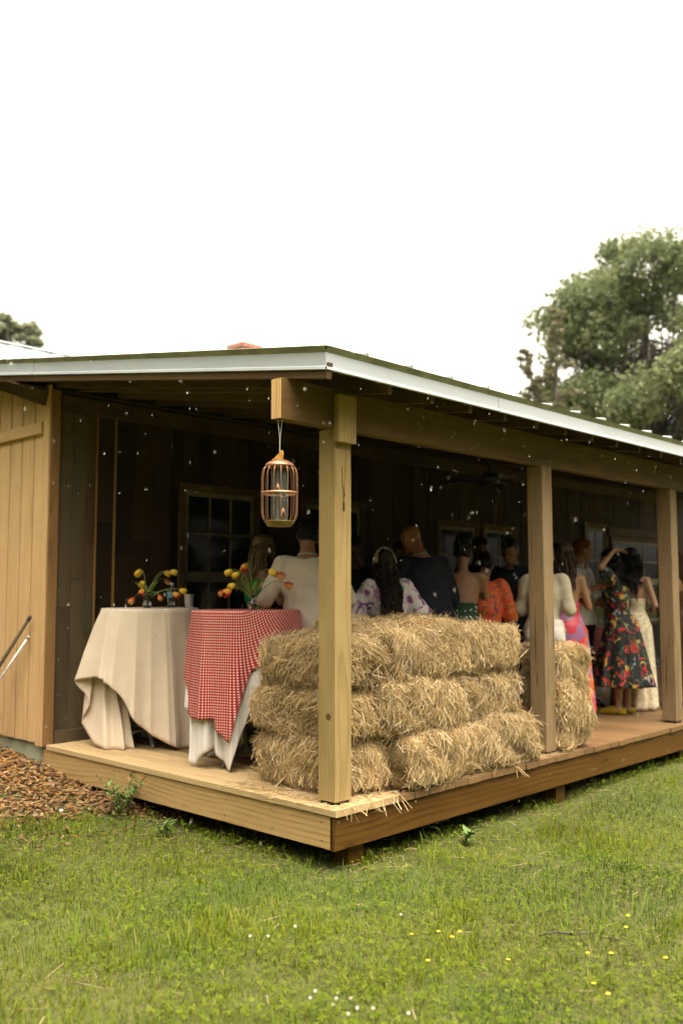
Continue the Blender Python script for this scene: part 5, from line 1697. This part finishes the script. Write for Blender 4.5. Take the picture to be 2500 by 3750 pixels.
            tag(link('hair_strands', np_mesh('hair_strands', vs_, fs_), hairm(hair), e), kind='stuff')
        if style in ('long', 'curly'):
            g = np.random.default_rng(int(rnd.random() * 1e6))
            n = 620 if style == 'long' else 480
            seg = 12
            az = g.uniform(R(-10), R(190), n)                         # round the back of the head
            r0 = np.stack([np.cos(az) * .078, -np.abs(np.sin(az)) * .088 - .012, g.uniform(-.04, .115, n)], 1)
            r0[:, :2] *= np.sqrt(np.clip(1 - (r0[:, 2:3] / .14) ** 2, .1, 1))
            Hm = np.array(hr); hcn = np.array(hc)
            roots = hcn + (r0 @ Hm.T) * k
            ln = hair_len * g.uniform(.65, 1.1, n)
            out = unit((r0 * [1, 1, .1]) @ Hm.T)
            pts = []
            phs = g.uniform(0, 6.28, n); fq_ = g.uniform(14, 26, n) if style == 'curly' else g.uniform(3, 7, n)
            am = (g.uniform(.008, .022, n) if style == 'curly' else g.uniform(.002, .008, n))
            back = np.array(bend((0, -.12 * k, 1.3 * k))) - np.array(bend((0, 0, 1.3 * k)))
            for j in range(seg + 1):
                t_ = j / seg
                p = roots + out * (.03 * math.sin(min(1, t_ * 2.5) * 1.57) + .02 * t_) * k
                p[:, 2] -= ln * (t_ ** 1.15)
                zr = p[:, 2] / k
                # fall behind the shoulders
                push = np.clip((1.47 - zr) / .10, 0, 1)[:, None]
                sp_ = (p[:, 0:1] * -.25) * push
                p = p + back * push * (.85 if style == 'long' else 1.5) + np.concatenate([sp_, np.zeros((n, 2))], 1)
                cur = am * min(1, t_ * 3)
                p[:, 0] += np.cos(phs + fq_ * t_) * cur; p[:, 1] += np.sin(phs + fq_ * t_) * cur
                pts.append(p)
            P_ = np.stack(pts, 1)
            sdv = unit(np.cross(P_[:, -1] - P_[:, 0], g.normal(0, 1, (n, 3))))
            wv = (g.uniform(.003, .007, n))[:, None, None] * np.linspace(1, .35, seg + 1)[None, :, None]
            Lf, Rt = P_ - sdv[:, None] * wv, P_ + sdv[:, None] * wv
            vs = np.stack([Lf, Rt], 2).reshape(-1, 3)
            b = (np.arange(n) * (seg + 1) * 2)[:, None]
            F = np.concatenate([b + np.array([[2*j, 2*j+1, 2*j+3, 2*j+2]]) for j in range(seg)])
            s2 = link('hair_strands', np_mesh('hair_strands', vs, [F], smooth=True), hairm(hair), e)
            tag(s2, kind='stuff')
    return e, dict(hp=hp, hands=hands, neck=neck, bend=bend, k=k, rot=rot, base=base, hr=hr)

M['eye'] = plain('eye_dark', (.03,.02,.015), .2)
def fabric(name, c, var=.1, scale=5, rough=.85): return plain(name, c, rough, var=var, scale=scale, Specular_IOR_Level=.12)
def blotch(name, stops, scale, rough=.7, seed=0.0, dist=1.5, detail=2, second=None):
    """printed cloth: flat colour patches"""
    t = NT(name); v = t.coord((1,1,1), rand=False)
    mp = t.n('Mapping'); mp.inputs['Location'].default_value = (seed, seed * 2, 0); t.l(v, mp.inputs[0])
    n1 = t.noise(mp.outputs[0], scale, detail, .5, dist)
    c = t.ramp(n1, stops, 'CONSTANT' if second is None else 'EASE')
    if second:
        for (sc_, thr, col_, off_) in second:
            m2 = t.n('Mapping'); m2.inputs['Location'].default_value = (off_, off_ * 1.7, off_ * .3); t.l(v, m2.inputs[0])
            n2 = t.noise(m2.outputs[0], sc_, 1.5, .5, .8)
            f = t.ramp(n2, [(thr, 0), (thr + .03, 1)])
            c = t.mix(f, c, col_)
    t.col(c)
    return t.set(Roughness=rough)
def dotted(name, bgc, dot, scale, r):
    t = NT(name); v = t.coord((1,1,1), rand=False)
    vo = t.n('TexVoronoi', feature='F1'); vo.inputs['Scale'].default_value = scale; t.l(v, vo.inputs['Vector'])
    t.col(t.mix(t.ramp(vo.outputs['Distance'], [(r, 1), (r + .05, 0)]), bgc, dot)); return t.set(Roughness=.8)

F_ = {}
F_['cream'] = fabric('cream_jacket_cloth', (.56,.49,.39))
F_['navy'] = fabric('navy_suit_cloth', (.014,.016,.022))
F_['black'] = fabric('black_cloth', (.010,.010,.011))
F_['darkblue'] = fabric('dark_blue_shirt_cloth', (.022,.030,.042))
F_['white'] = fabric('white_cloth', (.62,.58,.52))
F_['linen'] = fabric('oatmeal_linen', (.42,.36,.26))
F_['green'] = fabric('emerald_cloth', (.012,.22,.045))
F_['lace'] = plain('ivory_lace', (.68,.58,.40), .8, var=.28, scale=26)
F_['pastel'] = blotch('pastel_floral_print', [(.0, (.52,.40,.44)), (.5, (.60,.54,.52))], 10, second=[(9, .57, (.22,.07,.20), 3.0), (13, .60, (.36,.17,.32), 8.0), (8, .63, (.10,.40,.16), 15.0), (15, .62, (.66,.62,.60), 21.0)])
F_['slip'] = blotch('pink_orange_print', [(.0, (.58,.022,.03)), (.5, (.56,.022,.05))], 6, second=[(6, .51, (.60,.12,.015), 2.0), (5.5, .555, (.30,.13,.26), 9.0)], rough=.45)
F_['redfloral'] = blotch('red_orange_floral_print', [(.0, (.52,.035,.012)), (.5, (.58,.07,.012))], 16, second=[(26, .60, (.16,.11,.02), 4.0), (22, .61, (.55,.20,.02), 12.0), (30, .63, (.10,.03,.05), 7.0)])
F_['blackfloral'] = blotch('black_floral_print', [(.0, (.008,.009,.008)), (.5, (.010,.010,.010))], 9, second=[(15, .61, (.04,.09,.03), 3.0), (13, .605, (.42,.02,.02), 9.0), (12, .615, (.50,.36,.06), 16.0), (17, .66, (.22,.28,.34), 25.0)])
F_['greendot'] = dotted('green_dotted_cloth', (.012,.045,.018), (.62,.58,.46), 26, .19)
F_['bluewhite'] = blotch('blue_white_print', [(.0, (.035,.045,.06)), (.5, (.05,.06,.08))], 9, second=[(20, .55, (.35,.42,.48), 3.0)])
F_['sequin'] = plain('bronze_sequin', (.10,.05,.025), .4, .4, var=.8, scale=90)
F_['mustard'] = fabric('mustard_leather', (.42,.29,.015), rough=.45)
F_['shoe'] = fabric('black_leather', (.012,.010,.009), rough=.4)
BSH = dict(kind='flat', mat=F_['shoe'])
HEEL = dict(kind='mule', mat=F_['shoe'])

# woman drinking beside the window
p1, i1 = person('blond woman in a green top drinking from a cup beside the window', (1.62, 2.44), 1.72, face=-70, sex='f', nod=8, tone='tan', hair='blond', style='long', hair_len=.34,
    top=dict(mat=F_['green'], sleeve='none', ease=.012, z1=1.36), legs=dict(mat=F_['black']), shoes=BSH,
    arms=dict(r=((.06, .14, -.24), (-.10, .10, .27)), l=((-.05, .14, -.25), (.07, .11, .26)), curl=1.2, r_palm=(-1, 0, 0), l_palm=(1, 0, 0)))
hpos = i1['hands']['r']
cup1 = MB().lathe([(.001, 0), (.028, 0), (.036, .095), (.034, .095), (.026, .004), (.001, .004)], 16)
c1w = i1['base'] + i1['rot'] @ ((i1['hands']['r'] + i1['hands']['l']) / 2)
ce = empty('drinking_cup', c1w - Vector((0, 0, .05)), 0, 'dark cup held to the mouth of the blond woman in green', 'cup')
cup1.build('cup_wall', plain('amber_glass', (.10,.05,.02), .2), ce, smooth=True)

# man in the cream jacket
person('man in a cream jacket with his back turned beside the red checked table', (1.235, 1.50), 1.80, face=6, sex='m', lean=4, nod=14, tone='tan', hair='black', style='short',
    top=dict(mat=F_['cream'], sleeve='long', ease=.030, collar=True, name='jacket', z0=.78), legs=dict(mat=F_['cream']), shoes=BSH,
    arms=dict(l=((-.13, -.05, -.26), (.02, .20, .04)), r=((.12, -.03, -.26), (-.04, .2, .04))))
# woman with the headband
p3, i3 = person('woman in a pastel floral blouse with a cream headband and long curls', (1.90, 1.28), 1.575, face=14, sex='f', lean=4, nod=14, look=8, tone='fair', hair='dark', style='curly', hair_len=.52,
    top=dict(mat=F_['pastel'], sleeve='puff', ease=.035, flare=.25, fold=.02, z0=.80, name='blouse'), legs=dict(mat=F_['black']), shoes=BSH,
    arms=dict(l=((-.15, .02, -.22), (.02, .20, -.02)), r=((.13, -.02, -.24), (-.05, .18, -.02))))
bm_ = MB()
vs = []; n_ = 24
for q in range(n_ + 1):
    a = math.pi * q / n_
    for (rr, yy) in ((.100, -.062), (.108, -.035), (.110, -.005), (.106, .022)):
        vs.append(i3['hp'](rr * math.cos(a), yy, -.01 + (rr + .047) * math.sin(a)))
bm_.add(vs, [(q*4+j, q*4+j+1, q*4+j+5, q*4+j+4) for q in range(n_) for j in range(3)])
hb_ = bm_.build('headband', F_['linen'], p3, smooth=True)
s_ = hb_.modifiers.new('s', 'SOLIDIFY'); s_.thickness = .012
# bald man in navy
person('bald man in a dark navy suit leaning over towards the floral blouse', (2.36, 1.36), 1.84, face=28, sex='m', lean=16, nod=22, look=12, tone='pink', style='bald',
    top=dict(mat=F_['navy'], sleeve='long', ease=.03, collar=True, collar_mat=F_['white'], name='jacket', z0=.78), legs=dict(mat=F_['navy']), shoes=BSH)
# woman with the bare back
person('dark-haired woman with a bare back in a green dotted dress', (2.82, 1.16), 1.70, face=-10, sex='f', lean=8, nod=18, tone='tan', hair='black', style='updo',
    dress=dict(mat=F_['greendot'], z1=1.16, hem=.35, flare=.10), shoes=HEEL,
    arms=dict(l=((-.06, .12, -.24), (.04, .2, .0)), r=((.05, .13, -.24), (-.04, .2, .0))))
# behind them
person('dark-haired guest half hidden behind the woman with the headband', (2.32, 2.02), 1.74, face=160, sex='m', nod=25, tone='brown', hair='black', style='short',
    top=dict(mat=F_['black'], sleeve='long', ease=.03), legs=dict(mat=F_['black']), shoes=BSH)
person('woman in a red and orange floral blouse and black skirt', (3.13, 1.14), 1.60, face=-14, sex='f', lean=12, nod=25, tone='tan', hair='black', style='short',
    top=dict(mat=F_['redfloral'], sleeve='elbow', ease=.03, flare=.12, z0=.90), dress=dict(mat=F_['black'], bodice=False, hem=.30, flare=.08), shoes=HEEL)
person('dark-haired man in a dark blue shirt facing the crowd by the weathered post', (3.86, 1.36), 1.76, face=150, sex='m', lean=6, nod=22, tone='tan', hair='black', style='short',
    top=dict(mat=F_['darkblue'], sleeve='long', ease=.028, collar=True), legs=dict(mat=F_['black']), shoes=BSH)
# linen shirt behind the second post
person('person in an oatmeal linen shirt and white trousers behind the weathered post', (3.36, .66), 1.66, face=-20, sex='f', lean=5, nod=24, tone='fair', hair='brown', style='short',
    top=dict(mat=F_['linen'], sleeve='elbow', ease=.018, collar=True, fold=.014, z0=.92), legs=dict(mat=F_['white'], wide=.02), shoes=BSH,
    arms=dict(r=((.07, -.03, -.27), (-.04, .20, .02)), l=((-.06, .0, -.27), (.06, .2, .02))))
# slip dress
person('woman in a pink, orange and lilac slip dress with long brown hair', (3.93, .80), 1.68, face=-6, sex='f', lean=3, nod=8, look=-20, tone='tan', hair='brown', style='long', hair_len=.34,
    dress=dict(mat=F_['slip'], z1=1.17, hem=.12, flare=.06, nfold=6, famp=.07, straps=True), shoes=HEEL,
    arms=dict(r=((.07, -.02, -.27), (-.02, .20, .06)), l=((-.07, .05, -.26), (.03, .2, .06))))
# man with the cup
p10, i10 = person('ginger man in a black vest holding up a silver cup', (5.0, 1.20), 1.78, face=-125, sex='m', nod=8, look=30, tone='pink', hair='ginger', style='short',
    top=dict(mat=F_['white'], sleeve='elbow', ease=.026, collar=True), legs=dict(mat=F_['black']), shoes=BSH,
    arms=dict(r=((.10, .10, -.24), (-.02, .20, .10)), curl=1.3, r_palm=(-1, 0, 0)))
cw = i10['base'] + i10['rot'] @ (i10['hands']['r'] + Vector((-.035, .02, -.03)))
ce = empty('silver_cup', cw, 0, 'shiny silver cup held up by the ginger man', 'cup')
MB().lathe([(.001, 0), (.030, 0), (.033, .006), (.040, .115), (.042, .118), (.038, .115), (.030, .008), (.001, .007)], 20).build('cup_wall', M['tin'], ce, smooth=True)
MB().lathe([(.0385, .088), (.0405, .091), (.0392, .095)], 20).build('rim_band', M['tin'], ce, smooth=True)
# floral dress with raised arm
person('woman in a black floral dress raising an arm to her hair', (4.90, .84), 1.66, face=62, sex='f', lean=4, nod=10, tone='fair', hair='black', style='curly', hair_len=.30,
    dress=dict(mat=F_['blackfloral'], z1=1.42, hem=.30, flare=.13, sleeve='short', ease=.016), shoes=dict(kind='mule', mat=F_['mustard']),
    arms=dict(l=((-.12, .10, .16), (.10, -.12, .17)), l_hand=(.7, -.7, -.1), l_palm=(0, -.3, -1), r=((.07, .05, -.26), (-.03, .2, .02)), curl=.5))
# bride
person('dark curly-haired woman in a long ivory lace gown beside the far post', (5.42, .86), 1.68, face=-30, sex='f', nod=6, tone='fair', hair='black', style='curly', hair_len=.42,
    dress=dict(mat=F_['lace'], z1=1.20, hem=.012, flare=.035, nfold=7, famp=.10), shoes=HEEL)
person('woman in a blue and white print dress behind the ivory gown', (5.98, 1.22), 1.70, face=20, sex='f', nod=6, tone='tan', hair='black', style='short',
    dress=dict(mat=F_['bluewhite'], z1=1.40, hem=.4, flare=.10, sleeve='short'), shoes=HEEL)
person('woman with loose light brown hair in a bronze sequin dress past the far post', (5.95, .55), 1.66, face=30, sex='f', nod=4, tone='tan', hair='lightbrown', style='long', hair_len=.36,
    dress=dict(mat=F_['sequin'], z1=1.30, hem=.25, flare=.05), shoes=HEEL)
person('man in a black suit standing back by the large window', (6.1, 2.2), 1.80, face=140, sex='m', nod=10, tone='brown', hair='black', style='short',
    top=dict(mat=F_['black'], sleeve='long', ease=.03, name='jacket', z0=.8), legs=dict(mat=F_['black']), shoes=BSH)

for (hx, hy, hh, fc_, lab_) in ((3.05, 2.05, 1.72, 120, 'dark-suited guest in shadow behind the woman with the bare back'), (4.35, 2.05, 1.80, 200, 'tall dark-suited guest in shadow behind the slip dress'),
                              (5.35, 1.55, 1.74, 60, 'black-haired guest in dark clothes between the ginger man and the ivory gown')):
    person(lab_, (hx, hy), hh, face=fc_, sex='m', nod=18, tone='brown', hair='black', style='short',
        top=dict(mat=F_['black'], sleeve='long', ease=.03, name='jacket', z0=.8), legs=dict(mat=F_['black']), shoes=BSH)

# drinks table further along, with its white dispenser
T3 = (5.62, 1.72)
cocktail_table(*T3, 'low serving table under checked cloth beyond the slip dress', r=.36, h=.82, rot=.5)
tablecloth('tablecloth', *T3, [(-180, 0, -.42, .12), (-120, -.38, -.2, .12), (-60, -.38, .2, .10), (-20, -.15, .4, .16), (10, .10, .42, .05), (40, .28, .33, .14), (80, .42, .08, .12), (130, .33, -.28, .12)],
    M['white_cloth'], 'white undercloth of the serving table behind the slip dress', r=.366, top=.823, group='tablecloths', n=120, nt=16)
tablecloth('tablecloth', *T3, [(-180, 0, -.43, .42), (-120, -.39, -.2, .42), (-60, -.39, .2, .40), (-20, -.15, .41, .46), (10, .10, .43, .33), (40, .285, .335, .44), (80, .43, .08, .42), (130, .34, -.285, .42)],
    M['gingham'], 'red checked cloth over the serving table behind the slip dress', r=.372, top=.826, group='tablecloths', n=120, nt=16)
ds = empty('drink_dispenser', (T3[0] - .06, T3[1] - .12, .83), label='white cylindrical drink dispenser on a wooden block beside the slip dress', cat='dispenser')
MB().lathe([(.001, .105), (.125, .105), (.13, .11), (.13, .40), (.125, .41), (.001, .415)], 28).build('tank', F_['white'], ds, smooth=True)
MB().lathe([(.001, 0), (.115, 0), (.12, .01), (.12, .095), (.115, .104), (.001, .104)], 20).build('wood_block', M['rafter'], ds, smooth=True)
MB().lathe([(.134, .39), (.136, .395), (.136, .43), (.11, .44), (.001, .445)], 28).build('lid', M['black'], ds, smooth=True)
MB().tube([(0, -.125, .15), (0, -.165, .15), (0, -.168, .125)], .009, 8).build('tap', M['steel'], ds, rot=(0, 0, R(-45)), smooth=True)

# ------------------------------------------------------------------ rain
def rain():
    g = np.random.default_rng(5)
    bm = bmesh.new(); bmesh.ops.create_icosphere(bm, subdivisions=1, radius=1)
    bv = np.array([v.co for v in bm.verts]); bf_ = np.array([[v.index for v in f.verts] for f in bm.faces]); bm.free()
    n = 4800
    dep = g.uniform(2.6, 11.0, n)
    rx = g.uniform(-.55, .55, n) * dep; z = CAM.z + g.uniform(-.5, .62, n) * dep
    P = np.array(CAM) * [1, 1, 0] + np.outer(dep, np.array(VIEW_F)) + np.outer(rx, np.array(VIEW_R)); P[:, 2] = z
    ok = (P[:, 2] > -.3)
    roofed = (P[:, 0] > -.34) & (P[:, 1] > -.26)
    ok &= ~roofed
    P = P[ok]
    # drips from the eave
    m = 140
    Q = np.stack([g.uniform(-.3, 6.0, m), np.full(m, -.262) + g.normal(0, .006, m), g.uniform(-.2, 2.42, m)], 1)
    P = np.concatenate([P, Q])
    s = np.concatenate([g.gamma(3, .00025, ok.sum()) + .0006, g.uniform(.001, .002, m)])
    n = len(P)
    st_ = g.uniform(1.6, 3.4, n)
    V = bv[None] * s[:, None, None]; V[:, :, 2] *= st_[:, None]
    V = V + P[:, None, :]
    F = (bf_[None] + (np.arange(n) * len(bv))[:, None, None]).reshape(-1, 3)
    o = link('rain', np_mesh('rain', V.reshape(-1, 3), [F], smooth=True), M['water_glass'])
    tag(o, 'falling raindrops in front of the dark porch', 'rain', kind='stuff')
rain()

# ------------------------------------------------------------------ damp air
hz = MB().box((-40, -42, -3), (75, 75, 26)).build('haze')
tag(hz, 'thin damp air around the barn', 'haze', kind='stuff')
m = bpy.data.materials.new('damp_air'); m.use_nodes = True
m.node_tree.nodes.remove(m.node_tree.nodes['Principled BSDF'])
pv = m.node_tree.nodes.new('ShaderNodeVolumePrincipled')
pv.inputs['Color'].default_value = (.97, .97, .95, 1); pv.inputs['Density'].default_value = .00015
m.node_tree.links.new(pv.outputs[0], m.node_tree.nodes['Material Output'].inputs['Volume'])
hz.data.materials.append(m)
